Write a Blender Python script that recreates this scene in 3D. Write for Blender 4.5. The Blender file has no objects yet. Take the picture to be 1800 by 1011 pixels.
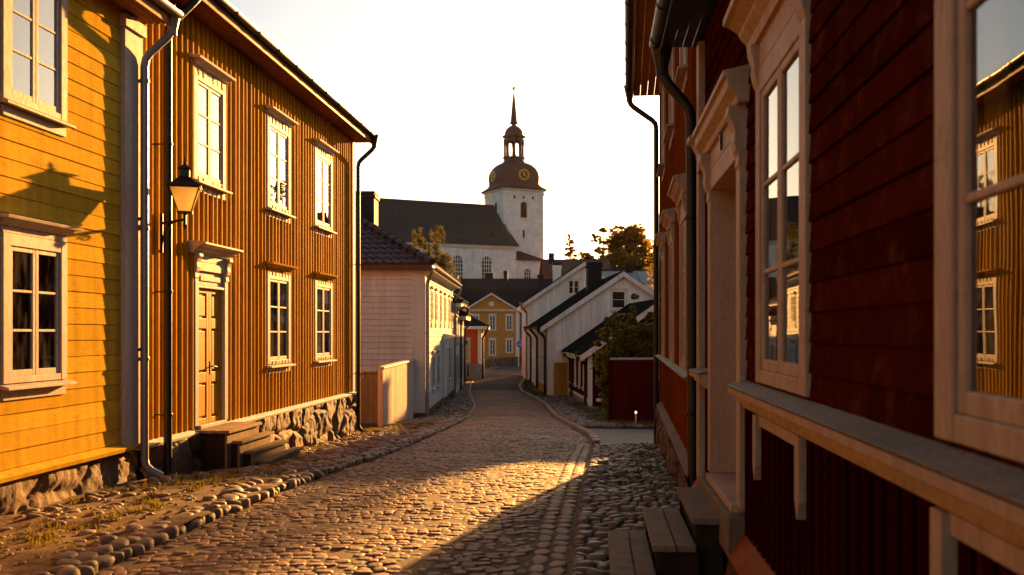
import bpy, math, random
from mathutils import Vector, Matrix, noise
random.seed(7)
R=math.radians
C=bpy.context.scene.collection
CZ=1.65                      # eye height over the cobbles; all heights below are relative to the eye and lifted at the end
TH=math.atan(148/1750)

# ------------------------------------------------------------------ ground profile
GP=[(-60,-1.6),(8,-1.62),(10,-1.64),(12,-1.70),(14.3,-1.82),(18,-2.0),(22.5,-2.25),(28,-2.55),(33,-2.82),(38,-2.88),(50,-2.9),(3000,-2.9)]
def lerp(tab,y):
    if y<=tab[0][0]: return tab[0][1]
    for (a,p),(b,q) in zip(tab,tab[1:]):
        if y<=b: return p+(q-p)*(y-a)/(b-a)
    return tab[-1][1]
def g(y): return lerp(GP,y)
XL=[(-30,-3.5),(0,-3.5),(6.5,-3.37),(9.8,-3.25),(13.6,-3.13),(17.4,-3.23),(21.2,-3.46),(28.5,-3.9),(38.5,-4.75),(47.5,-6.1),(55.4,-7.05),(63,-7.7),(77.7,-7.95),(92,-7.4),(100,-7.4)]
XR=[(-30,-.22),(8.2,-.2),(12.3,-.16),(17.2,-.08),(21,-.22),(25.8,-.7),(32,-1.3),(39.7,-2.1),(48.1,-3.66),(53.3,-4.2),(61,-4.5),(70,-4.2),(80,-1.5),(92,6),(100,8)]
def sstep(a,b,t):
    t=min(1,max(0,(t-a)/(b-a))); return t*t*(3-2*t)

# ------------------------------------------------------------------ mesh builder
class MB:
    def __init__(s,T=None):
        s.v=[];s.f=[];s.T=T
    def p(s,*pts):
        n=len(s.v)
        for q in pts:
            s.v.append(s.T(*q) if s.T else tuple(q))
        return n
    def face(s,*pts):
        n=s.p(*pts); s.f.append(tuple(range(n,n+len(pts))))
    def box(s,a0,a1,b0,b1,c0,c1):
        n=s.p((a0,b0,c0),(a1,b0,c0),(a1,b1,c0),(a0,b1,c0),(a0,b0,c1),(a1,b0,c1),(a1,b1,c1),(a0,b1,c1))
        for q in ((0,3,2,1),(4,5,6,7),(0,1,5,4),(1,2,6,5),(2,3,7,6),(3,0,4,7)): s.f.append(tuple(n+i for i in q))
    def prism(s,prof,a0,a1,mk):
        """profile points (p,q) extruded along a; mk(a,p,q)->xyz"""
        k=len(prof); n=s.p(*[mk(a0,*q) for q in prof],*[mk(a1,*q) for q in prof])
        for i in range(k):
            j=(i+1)%k; s.f.append((n+i,n+j,n+k+j,n+k+i))
        s.f.append(tuple(n+i for i in reversed(range(k)))); s.f.append(tuple(n+k+i for i in range(k)))
    def tube(s,path,r,seg=8,cap=True):
        pts=[Vector(q) for q in path]; rs=r if isinstance(r,(list,tuple)) else [r]*len(pts)
        rings=[];a=None
        for i,q in enumerate(pts):
            d=(pts[min(i+1,len(pts)-1)]-pts[max(i-1,0)]).normalized()
            if a is None: a=d.cross(Vector((1,0,0)) if abs(d.z)>.9 else Vector((0,0,1)))
            else: a=a-d*a.dot(d)
            a.normalize(); b=d.cross(a)
            rings.append(s.p(*[tuple(q+(a*math.cos(t)+b*math.sin(t))*rs[i]) for t in [2*math.pi*k/seg for k in range(seg)]]))
        for n,m in zip(rings,rings[1:]):
            for k in range(seg):
                j=(k+1)%seg; s.f.append((n+k,n+j,m+j,m+k))
        if cap:
            s.f.append(tuple(rings[0]+k for k in reversed(range(seg)))); s.f.append(tuple(rings[-1]+k for k in range(seg)))
    def lathe(s,c,prof,seg=16,sq=2.0,rot=0):
        """profile (r,z); sq exponent of a superellipse cross-section"""
        rings=[]
        for it in prof:
            r,z=it[0],it[1]; e=it[2] if len(it)>2 else sq
            ring=[]
            for k in range(seg):
                t=2*math.pi*(k+.5)/seg; cx,sx=math.cos(t),math.sin(t)
                m=(abs(cx)**e+abs(sx)**e)**(-1/e)
                x,y=r*m*cx,r*m*sx
                ring.append((c[0]+x*math.cos(rot)-y*math.sin(rot),c[1]+x*math.sin(rot)+y*math.cos(rot),c[2]+z))
            rings.append(s.p(*ring))
        for n,m in zip(rings,rings[1:]):
            for k in range(seg):
                j=(k+1)%seg; s.f.append((n+k,n+j,m+j,m+k))
        s.f.append(tuple(rings[0]+k for k in reversed(range(seg)))); s.f.append(tuple(rings[-1]+k for k in range(seg)))
    def build(s,name,mat,parent=None,smooth=False,bevel=0,zb=0,label=None):
        me=bpy.data.meshes.new(name)
        vs=[(a,b,c-zb) for a,b,c in s.v] if zb else s.v
        me.from_pydata(vs,[],s.f)
        me.materials.append(mat)
        if smooth: me.polygons.foreach_set('use_smooth',[True]*len(me.polygons))
        o=bpy.data.objects.new(name,me); C.objects.link(o)
        if parent: o.parent=parent
        if bevel:
            b=o.modifiers.new('b','BEVEL'); b.width=bevel; b.segments=2; b.limit_method='ANGLE'; b.angle_limit=R(50)
        if label: o['label']=label
        return o
def tag(o,label,cat,group=None,kind=None):
    if label: o['label']=label
    if cat: o['category']=cat
    if group: o['group']=group
    if kind: o['kind']=kind
    return o
def struct(o): o['kind']='structure'; return o
def empty(name,loc,rz,label,cat,group=None):
    o=bpy.data.objects.new(name,None); C.objects.link(o); o.location=loc; o.rotation_euler=(0,0,rz)
    o.empty_display_size=.3
    return tag(o,label,cat,group)

# ------------------------------------------------------------------ materials
def mat_new(name):
    m=bpy.data.materials.new(name); m.use_nodes=True; nt=m.node_tree; nt.nodes.clear()
    out=nt.nodes.new('ShaderNodeOutputMaterial'); return m,nt,out
def N(nt,t,**k):
    n=nt.nodes.new(t)
    for a,b in k.items(): setattr(n,a,b)
    return n
def mixc(nt,fac,a,b,mode='MIX'):
    n=N(nt,'ShaderNodeMix',data_type='RGBA',blend_type=mode)
    for key,val in ((0,fac),(6,a),(7,b)):
        if isinstance(val,(int,float)): n.inputs[key].default_value=val
        elif isinstance(val,tuple): n.inputs[key].default_value=(*val,1) if len(val)==3 else val
        else: nt.links.new(val,n.inputs[key])
    return n.outputs[2]
def noise_tex(nt,co,scale,detail=5,rough=.55,stretch=(1,1,1)):
    mp=N(nt,'ShaderNodeMapping'); mp.inputs['Scale'].default_value=stretch; nt.links.new(co,mp.inputs[0])
    n=N(nt,'ShaderNodeTexNoise'); n.inputs['Scale'].default_value=scale; n.inputs['Detail'].default_value=detail; n.inputs['Roughness'].default_value=rough
    nt.links.new(mp.outputs[0],n.inputs['Vector']); return n.outputs[0]
def ramp(nt,v,a,b,ca=(0,0,0),cb=(1,1,1)):
    r=N(nt,'ShaderNodeValToRGB'); r.color_ramp.elements[0].position=a; r.color_ramp.elements[1].position=b
    r.color_ramp.elements[0].color=(*ca,1); r.color_ramp.elements[1].color=(*cb,1); nt.links.new(v,r.inputs[0]); return r.outputs[0]
def bump(nt,h,strength,dist=.01,prev=None):
    b=N(nt,'ShaderNodeBump'); b.inputs['Strength'].default_value=strength; b.inputs['Distance'].default_value=dist
    nt.links.new(h,b.inputs['Height'])
    if prev: nt.links.new(prev,b.inputs['Normal'])
    return b.outputs[0]
def paint(name,col,var=.25,rough=.6,grain=(1,1,1),gscale=30,dirt=.25,dirtcol=None,island=.22,knots=0,bstr=.35,spec=.04,worn=None):
    """painted or bare wood: per-board tone, streaky grain, blotchy weathering, optional knots and worn-off paint"""
    m,nt,out=mat_new(name); L=nt.links
    co=N(nt,'ShaderNodeTexCoord').outputs['Object']
    geo=N(nt,'ShaderNodeNewGeometry')
    dark=tuple(c*(1-var) for c in col); light=tuple(min(1,c*(1+var*.6)) for c in col)
    c=mixc(nt,noise_tex(nt,co,2.2,6,.65),dark,light)
    isl=N(nt,'ShaderNodeMapRange'); L.new(geo.outputs['Random Per Island'],isl.inputs[0]); isl.inputs[3].default_value=1-island; isl.inputs[4].default_value=1+island*.5
    cb=N(nt,'ShaderNodeCombineColor'); [L.new(isl.outputs[0],cb.inputs[i]) for i in range(3)]
    c=mixc(nt,1.0,c,cb.outputs[0],'MULTIPLY')
    gr=noise_tex(nt,co,gscale,4,.6,grain)
    c=mixc(nt,ramp(nt,gr,.35,.75),c,tuple(q*.72 for q in col),'MIX') if var else c
    n2=N(nt,'ShaderNodeMix',data_type='RGBA'); 
    dc=dirtcol or tuple(q*.35 for q in col)
    dm=ramp(nt,noise_tex(nt,co,5.5,8,.7),.52,.78)
    mm=N(nt,'ShaderNodeMath',operation='MULTIPLY'); L.new(dm,mm.inputs[0]); mm.inputs[1].default_value=dirt
    c=mixc(nt,mm.outputs[0],c,dc)
    if knots:
        mp=N(nt,'ShaderNodeMapping'); mp.inputs['Scale'].default_value=grain; L.new(co,mp.inputs[0])
        vo=N(nt,'ShaderNodeTexVoronoi'); vo.inputs['Scale'].default_value=5.5; L.new(mp.outputs[0],vo.inputs['Vector'])
        km=ramp(nt,vo.outputs['Distance'],.03,.11,(1,1,1),(0,0,0)); k2=N(nt,'ShaderNodeMath',operation='MULTIPLY'); L.new(km,k2.inputs[0]); k2.inputs[1].default_value=knots
        c=mixc(nt,k2.outputs[0],c,tuple(q*.25 for q in col))
    if worn:
        wm=ramp(nt,noise_tex(nt,co,9,9,.75,grain),.60,.66); c=mixc(nt,wm,c,worn)
    st=ramp(nt,noise_tex(nt,co,2.6,5,.6,(3,3,.22)),.3,.7,(.80,.78,.76),(1.06,1.06,1.06)); c=mixc(nt,1.0,c,st,'MULTIPLY')
    b=N(nt,'ShaderNodeBsdfPrincipled'); L.new(c,b.inputs['Base Color']); b.inputs['Specular IOR Level'].default_value=spec
    rr=N(nt,'ShaderNodeMapRange'); L.new(gr,rr.inputs[0]); rr.inputs[3].default_value=rough-.12; rr.inputs[4].default_value=rough+.15; L.new(rr.outputs[0],b.inputs['Roughness'])
    if bstr:
        h=bump(nt,gr,bstr,.006); h=bump(nt,noise_tex(nt,co,4,4),bstr*.6,.02,h); L.new(h,b.inputs['Normal'])
    L.new(b.outputs[0],out.inputs[0]); return m
def stone(name,c1,c2,c3,scale=6,rough=.8,bstr=.5,isl=.5,moss=0,spec=.35):
    m,nt,out=mat_new(name); L=nt.links
    co=N(nt,'ShaderNodeTexCoord').outputs['Object']; geo=N(nt,'ShaderNodeNewGeometry')
    c=mixc(nt,geo.outputs['Random Per Island'],c1,c2)
    c=mixc(nt,ramp(nt,noise_tex(nt,co,scale,8,.7),.35,.7),c,c3)
    c=mixc(nt,ramp(nt,noise_tex(nt,co,scale*9,3,.6),.3,.8),c,tuple(q*.55 for q in c1))
    big=ramp(nt,noise_tex(nt,co,.7,4,.6),.35,.7,(.7,.7,.7),(1.12,1.08,1.02)); c=mixc(nt,1.0,c,big,'MULTIPLY')
    if moss:
        mm=N(nt,'ShaderNodeMath',operation='MULTIPLY'); L.new(ramp(nt,noise_tex(nt,co,1.4,6,.7),.5,.68),mm.inputs[0]); mm.inputs[1].default_value=moss
        c=mixc(nt,mm.outputs[0],c,(.06,.065,.02))
    b=N(nt,'ShaderNodeBsdfPrincipled'); L.new(c,b.inputs['Base Color']); b.inputs['Specular IOR Level'].default_value=spec
    rr=N(nt,'ShaderNodeMapRange'); L.new(noise_tex(nt,co,scale*3,4),rr.inputs[0]); rr.inputs[3].default_value=rough-.2; rr.inputs[4].default_value=rough+.15; L.new(rr.outputs[0],b.inputs['Roughness'])
    h=bump(nt,noise_tex(nt,co,scale*4,6,.65),bstr,.02); L.new(h,b.inputs['Normal'])
    L.new(b.outputs[0],out.inputs[0]); return m
def setts_far(name,c1,c2,gap,sx,sy):
    m,nt,out=mat_new(name); L=nt.links
    co=N(nt,'ShaderNodeTexCoord').outputs['Object']
    mp=N(nt,'ShaderNodeMapping'); mp.inputs['Scale'].default_value=(sx,sy,0); L.new(co,mp.inputs[0])
    vo=N(nt,'ShaderNodeTexVoronoi',feature='DISTANCE_TO_EDGE'); vo.inputs['Scale'].default_value=1; L.new(mp.outputs[0],vo.inputs['Vector'])
    v2=N(nt,'ShaderNodeTexVoronoi'); v2.inputs['Scale'].default_value=1; L.new(mp.outputs[0],v2.inputs['Vector'])
    c=mixc(nt,v2.outputs['Color'],c1,c2); c=mixc(nt,ramp(nt,noise_tex(nt,co,.5,5),.35,.7),c,tuple(q*.7 for q in c1))
    c=mixc(nt,ramp(nt,vo.outputs[0],.02,.14),gap,c)
    b=N(nt,'ShaderNodeBsdfPrincipled'); L.new(c,b.inputs['Base Color']); b.inputs['Roughness'].default_value=.8; b.inputs['Specular IOR Level'].default_value=.05
    L.new(bump(nt,ramp(nt,vo.outputs[0],0,.3),.9,.03),b.inputs['Normal']); L.new(b.outputs[0],out.inputs[0]); return m
def glass(name,refl=.9,ior=2.0,tint=(1,1,1),body=None,streak=.25):
    """window pane: old glass, reflective towards grazing; body = colour of an opaque dark room behind it (far windows)"""
    m,nt,out=mat_new(name); L=nt.links
    co=N(nt,'ShaderNodeTexCoord').outputs['Object']
    fr=N(nt,'ShaderNodeFresnel'); fr.inputs['IOR'].default_value=ior
    gl=N(nt,'ShaderNodeBsdfGlossy'); gl.inputs['Roughness'].default_value=.012; gl.inputs['Color'].default_value=(refl,refl,refl,1)
    b=bump(nt,noise_tex(nt,co,1.6,2,.4),.05,.02); L.new(b,gl.inputs['Normal'])
    if body: base=N(nt,'ShaderNodeBsdfDiffuse'); base.inputs[0].default_value=(*body,1)
    else: base=N(nt,'ShaderNodeBsdfTransparent'); base.inputs[0].default_value=(*tint,1)
    mx=N(nt,'ShaderNodeMixShader'); L.new(fr.outputs[0],mx.inputs[0]); L.new(base.outputs[0],mx.inputs[1]); L.new(gl.outputs[0],mx.inputs[2])
    dust=N(nt,'ShaderNodeBsdfDiffuse'); dust.inputs[0].default_value=(.6,.55,.5,1)
    m2=N(nt,'ShaderNodeMixShader'); dm=N(nt,'ShaderNodeMath',operation='MULTIPLY'); L.new(ramp(nt,noise_tex(nt,co,3,7,.7,(1,1,.3)),.45,.8),dm.inputs[0]); dm.inputs[1].default_value=streak*.3
    L.new(dm.outputs[0],m2.inputs[0]); L.new(mx.outputs[0],m2.inputs[1]); L.new(dust.outputs[0],m2.inputs[2])
    L.new(m2.outputs[0],out.inputs[0]); return m
def metal(name,col,rough=.45,met=.6,var=.3,scale=3,bstr=.1,spec=.5):
    m,nt,out=mat_new(name); L=nt.links
    co=N(nt,'ShaderNodeTexCoord').outputs['Object']
    c=mixc(nt,noise_tex(nt,co,scale,7,.7),tuple(q*(1-var) for q in col),tuple(q*(1+var) for q in col))
    b=N(nt,'ShaderNodeBsdfPrincipled'); L.new(c,b.inputs['Base Color']); b.inputs['Metallic'].default_value=met; b.inputs['Specular IOR Level'].default_value=spec
    rr=N(nt,'ShaderNodeMapRange'); L.new(noise_tex(nt,co,scale*4,4),rr.inputs[0]); rr.inputs[3].default_value=rough-.12; rr.inputs[4].default_value=rough+.15; L.new(rr.outputs[0],b.inputs['Roughness'])
    L.new(bump(nt,noise_tex(nt,co,scale*3,3),bstr,.01),b.inputs['Normal']); L.new(b.outputs[0],out.inputs[0]); return m
def leaf(name,c1,c2,trans=.5,tc=(.35,.28,.03)):
    m,nt,out=mat_new(name); L=nt.links
    geo=N(nt,'ShaderNodeNewGeometry')
    c=mixc(nt,geo.outputs['Random Per Island'],c1,c2)
    d=N(nt,'ShaderNodeBsdfDiffuse'); L.new(c,d.inputs[0]); t=N(nt,'ShaderNodeBsdfTranslucent'); t.inputs[0].default_value=(*tc,1)
    mx=N(nt,'ShaderNodeMixShader'); mx.inputs[0].default_value=trans; L.new(d.outputs[0],mx.inputs[1]); L.new(t.outputs[0],mx.inputs[2])
    L.new(mx.outputs[0],out.inputs[0]); return m
def cloth(name,col,trans=.4):
    m,nt,out=mat_new(name); L=nt.links
    co=N(nt,'ShaderNodeTexCoord').outputs['Object']
    c=mixc(nt,noise_tex(nt,co,7,5),tuple(q*.8 for q in col),col)
    d=N(nt,'ShaderNodeBsdfDiffuse'); L.new(c,d.inputs[0]); t=N(nt,'ShaderNodeBsdfTranslucent'); L.new(c,t.inputs[0])
    mx=N(nt,'ShaderNodeMixShader'); mx.inputs[0].default_value=trans; L.new(d.outputs[0],mx.inputs[1]); L.new(t.outputs[0],mx.inputs[2])
    L.new(mx.outputs[0],out.inputs[0]); return m
V=(9,9,.6); Hz=(.5,9,9); 
M=dict(
 yellow=paint('yellow_paint',(.72,.45,.045),.22,.7,(.35,.35,5),16,.45,(.33,.14,.010),.18,spec=0,knots=.8),
 ochre=paint('ochre_paint',(.60,.305,.010),.3,.7,(6,6,.35),16,.45,(.26,.10,.008),.3,spec=.01,knots=.25,bstr=.5),
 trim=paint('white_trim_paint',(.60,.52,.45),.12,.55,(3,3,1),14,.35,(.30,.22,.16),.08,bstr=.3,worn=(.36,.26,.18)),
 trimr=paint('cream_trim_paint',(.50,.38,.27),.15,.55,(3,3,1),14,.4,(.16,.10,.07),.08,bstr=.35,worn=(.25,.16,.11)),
 ledge=stone('worn_ledge',(.19,.15,.115),(.14,.11,.085),(.33,.28,.23),11,.6,1.0),
 ltrim=paint('pale_white_trim',(.80,.75,.68),.10,.5,(3,3,1),14,.25,(.4,.3,.2),.05,bstr=.2),  # paler white trim paint
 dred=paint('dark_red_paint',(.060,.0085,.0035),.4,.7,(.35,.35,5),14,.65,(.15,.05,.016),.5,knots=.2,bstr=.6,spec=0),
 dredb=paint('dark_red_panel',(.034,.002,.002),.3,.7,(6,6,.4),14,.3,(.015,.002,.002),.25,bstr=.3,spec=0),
 sred=paint('falu_red_paint',(.050,.005,.006),.25,.85,(6,6,.5),14,.3,None,.25),
 orange=paint('orange_red_paint',(.21,.050,.004),.25,.8,(6,6,.35),14,.45,(.16,.04,.004),.2,bstr=.4,spec=0),
 orange2=paint('orange_plaster',(.55,.10,.03),.15,.8,(1,1,1),8,.25,None,.05,bstr=.2),
 basebd=paint('rust_base_board',(.28,.075,.02),.4,.6,(1,1,1),9,.6,(.09,.03,.015),.1),
 whouse=paint('white_board_paint',(.57,.635,.62),.08,.7,(.4,.4,5),14,.3,(.4,.33,.30),.10,bstr=.25),
 white=paint('white_plank_paint',(.90,.90,.83),.08,.65,(6,6,.4),14,.3,(.38,.34,.32),.14),
 beige=paint('beige_plaster',(.60,.48,.38),.10,.8,(1,1,1),8,.3,(.4,.3,.2),.05,bstr=.2),
 yplast=paint('ochre_plaster',(.56,.27,.06),.10,.8,(1,1,1),6,.3,(.4,.2,.06),.03,bstr=.2),
 ygate=paint('mustard_plank',(.45,.24,.05),.2,.6,(6,6,.4),12,.3,None,.3),
 door=paint('door_ochre_paint',(.58,.29,.015),.2,.5,(5,5,.5),16,.35,(.25,.10,.02),.1,bstr=.3),
 fencew=paint('pale_fence_paint',(.70,.60,.48),.12,.6,(6,6,.4),14,.35,(.35,.25,.16),.18),
 fenceb=paint('bare_fence_wood',(.29,.245,.18),.25,.75,(6,6,.4),14,.4,None,.3),
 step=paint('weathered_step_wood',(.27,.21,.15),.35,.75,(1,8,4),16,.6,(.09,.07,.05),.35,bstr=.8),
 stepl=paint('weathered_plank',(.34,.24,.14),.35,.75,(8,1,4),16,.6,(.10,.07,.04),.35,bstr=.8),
 soffit=paint('brown_soffit',(.22,.08,.03),.25,.6,(.5,4,4),14,.3,None,.25),
 soffo=paint('orange_soffit',(.36,.15,.04),.2,.6,(4,.5,4),14,.3,None,.25),
 black=metal('black_metal',(.012,.010,.010),.42,.3,.3),
 blackp=metal('black_pipe_paint',(.010,.008,.008),.38,.2,.3),
 grey=metal('zinc_pipe',(.24,.22,.22),.42,.45,.2),
 mroof=metal('dark_seam_roof',(.017,.019,.020),.75,0,.5,1.2,spec=.05),
 groof=metal('blue_grey_roof',(.16,.19,.21),.6,0,.3,1.2,spec=.3),
 croof=metal('church_slate_roof',(.062,.052,.045),.8,0,.4,.4,spec=.1),
 copper=metal('dark_copper',(.15,.070,.045),.6,0,.4,.5,spec=.2),
 gold=metal('gilding',(.9,.55,.12),.3,1,.1),
 tile=stone('clay_tile',(.075,.034,.024),(.035,.02,.016),(.05,.028,.022),3,.5,.3),
 tiled=stone('dark_tile',(.035,.022,.02),(.02,.015,.014),(.03,.02,.018),3,.55,.3),
 brick=stone('soot_brick',(.03,.02,.018),(.015,.012,.012),(.022,.017,.016),4,.8,.4),
 lime=paint('lime_wash',(.97,.93,.88),.06,.9,(1,1,1),.8,.22,(.62,.52,.44),0,bstr=.15,spec=.05),
 found=stone('field_stone',(.19,.10,.05),(.11,.062,.038),(.21,.125,.065),3.5,.85,.9),
 mortar=stone('mortar',(.14,.10,.07),(.10,.07,.05),(.12,.09,.06),8,.9,.5),
 gfound=stone('grey_base_plaster',(.32,.30,.28),(.28,.26,.25),(.22,.20,.19),2,.85,.3),
 sett=stone('sett_stone',(.37,.21,.125),(.20,.115,.072),(.28,.165,.10),5,.66,.8,spec=.22),
 kerb=stone('kerb_stone',(.34,.23,.15),(.17,.115,.08),(.28,.20,.13),4,.7,.6),
 pebble=stone('river_stone',(.22,.165,.125),(.10,.075,.06),(.20,.15,.12),5,.6,.6,moss=.5,spec=.45),
 dirt=stone('trodden_dirt',(.15,.055,.013),(.15,.055,.013),(.085,.034,.010),2.2,.9,1.0,moss=.25),
 joint=stone('sandy_joint',(.15,.088,.05),(.15,.088,.05),(.10,.06,.036),9,.9,.6,moss=.2),
 earth=stone('meadow_earth',(.07,.06,.03),(.05,.045,.02),(.09,.07,.035),.5,.95,.6,moss=.8),
 asphalt=stone('asphalt',(.075,.068,.065),(.075,.068,.065),(.055,.05,.048),1.2,.75,.5),
 farset=setts_far('far_setts',(.15,.105,.085),(.09,.065,.055),(.045,.032,.026),6.2,7.0),
 glass=glass('window_glass',.95,3.6),
 fglass=glass('far_window_glass',.8,1.45,body=(.035,.028,.022)),
 dglass=glass('dull_window_glass',.6,1.12,body=(.03,.022,.016)),
 lglass=glass('dusty_window_glass',.9,2.6,streak=.8),
 nglass=glass('near_window_glass',.95,2.9,tint=(.9,.88,.85),streak=.15),
 room=paint('room_wall',(.09,.06,.04),.3,.9,(1,1,1),2,.2,None,0,bstr=0),
 curtain=cloth('lace_curtain',(.72,.68,.62)),
 lampglass=cloth('frosted_glass',(1.0,.86,.52),.88),
 bark=stone('bark',(.06,.045,.03),(.04,.03,.02),(.05,.04,.03),8,.9,.8),
 leafd=leaf('dark_leaf',(.035,.045,.010),(.09,.085,.018),.35,(.45,.28,.03)),
 leafb=leaf('bush_leaf',(.035,.050,.012),(.12,.11,.022),.40,(.50,.36,.05)),
 leafh=leaf('autumn_leaf',(.05,.040,.012),(.13,.085,.018),.42,(.70,.38,.05)),
 tileo=stone('orange_tile',(.24,.085,.035),(.16,.06,.03),(.2,.07,.03),3,.8,.3),
 step_shade=paint('shade_toned_wood',(.045,.03,.02),.35,.8,(1,8,4),16,.5,None,.3,bstr=.6),  # shade on step sides and risers put into a darker wood colour
 leafg=leaf('gold_leaf',(.16,.11,.02),(.26,.17,.03),.55,(.75,.42,.06)),
 grass=leaf('grass_blade',(.035,.045,.008),(.09,.075,.015),.35,(.22,.17,.02)),
 blue=metal('blue_enamel',(.01,.10,.42),.35,.0,.1),
 lout=paint('brown_louvre',(.12,.045,.02),.2,.7),
)

# ------------------------------------------------------------------ house kit
def rect_minus(u0,u1,z0,z1,ops):
    zs=sorted({z0,z1,*[z for o in ops for z in (o[2],o[3]) if z0<z<z1]}); out=[]
    for a,b in zip(zs,zs[1:]):
        m=(a+b)/2; cur=[(u0,u1)]
        for o in ops:
            if o[2]<m<o[3]:
                nx=[]
                for s,e in cur:
                    if o[1]<=s or o[0]>=e: nx.append((s,e)); continue
                    if o[0]>s: nx.append((s,o[0]))
                    if o[1]<e: nx.append((o[1],e))
                cur=nx
        out+=[(s,e,a,b) for s,e in cur]
    return out
def backing(mb,u0,u1,z0,z1,ops=(),gable=None):
    for s,e,a,b in rect_minus(u0,u1,z0,z1,ops): mb.face((s,0,a),(e,0,a),(e,0,b),(s,0,b))
    if gable: mb.face((u0,0,z1),(u1,0,z1),(gable[0],0,gable[1]))
def topf(u0,u1,z1,gable):
    if not gable: return lambda u: z1
    um,za=gable
    return lambda u: z1+(za-z1)*((u-u0)/(um-u0) if u<um else (u1-u)/(u1-um))
def lap(mb,u0,u1,z0,z1,ops=(),p=.15,t=.02,L=3.6,gable=None,gap=0):
    tf=topf(u0,u1,z1,gable); top=gable[1] if gable else z1
    z=z0
    while z<top-.03:
        ze=min(z+p,top); m=(z+ze)/2
        a,b=u0,u1
        if gable and ze>z1:
            k=(ze-z1)/(gable[1]-z1); a=u0+(gable[0]-u0)*k; b=u1-(u1-gable[0])*k
            if b-a<.15: break
        for s,e,_,_ in rect_minus(a,b,m-.001,m+.001,ops):
            q=s; first=True
            while q<e-.02:
                n=e if e-q<L*1.25 else q+L*random.uniform(.6,1.15) if first else q+L
                n=min(n,e); first=False; j=random.uniform(-.002,.003); jz=random.uniform(-.003,.003)
                j2=random.uniform(-.003,.003); mb.prism([(0,z+jz+gap),(t+j,z+jz+gap),(t+j-.001,z+jz+gap+.01),(t*.3+j,ze+(.004 if not gap else 0)),(0,ze+(.004 if not gap else 0))],q,n-.003,lambda u,d,zz,q=q,n=n,j2=j2:(u,d,zz+(j2 if u>q+.01 else -j2)))
                q=n
        z+=p
def batten(mb,u0,u1,z0,z1,ops=(),p=.18,w=.055,t=.034,gable=None,jit=.012):
    tf=topf(u0,u1,z1,gable); u=u0+p/2
    while u<u1-w/2:
        c=u+random.uniform(-jit,jit); zt=tf(c)-(.01 if gable else 0)
        ww=w*random.uniform(.85,1.15); tt=t*random.uniform(.85,1.15)
        iv=[(z0,zt)]
        for o in ops:
            if o[0]-ww/2<c<o[1]+ww/2:
                nx=[]
                for s,e in iv:
                    if o[3]<=s or o[2]>=e: nx.append((s,e)); continue
                    if o[2]>s: nx.append((s,o[2]))
                    if o[3]<e: nx.append((o[3],e))
                iv=nx
        for s,e in iv:
            lean=random.uniform(-.006,.006)
            n=6; 
            mb.prism([(-ww/2,0),(ww/2,0),(ww/2,tt*.75),(ww*.3,tt),(-ww*.3,tt),(-ww/2,tt*.75)],s,e,lambda a,q,d,c=c,lean=lean,s=s:(c+q+lean*(a-s)/3,d,a))
        u+=p
def planks(mb,u0,u1,z0,z1,ops=(),p=.14,t=.02,gable=None):
    """flush vertical boards with narrow open joints"""
    tf=topf(u0,u1,z1,gable); u=u0
    while u<u1-.03:
        e=min(u+p*random.uniform(.85,1.15),u1)
        if u1-e<.05: e=u1
        cuts=sorted({u,e,*[x for o in ops for x in (o[0],o[1]) if u<x<e]})
        for a,b in zip(cuts,cuts[1:]):
            m=(a+b)/2; iv=[(z0,None)]
            for o in ops:
                if o[0]<m<o[1]:
                    nx=[]
                    for s,q in iv:
                        top=q if q is not None else 99
                        if o[3]<=s or o[2]>=top: nx.append((s,q)); continue
                        if o[2]>s: nx.append((s,o[2]))
                        if o[3]<top: nx.append((o[3],q))
                    iv=nx
            tt=t+random.uniform(-.004,.004)
            for s,q in iv:
                za=tf(a) if q is None else q; zb=tf(b-.006) if q is None else q
                if max(za,zb)<=s: continue
                n=mb.p((a,0,s),(b-.006,0,s),(b-.006,tt,s),(a,tt,s),(a,0,za),(b-.006,0,zb),(b-.006,tt,zb),(a,tt,za))
                for f in ((0,3,2,1),(4,5,6,7),(0,1,5,4),(1,2,6,5),(2,3,7,6),(3,0,4,7)): mb.f.append(tuple(n+i for i in f))
        u=e
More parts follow.
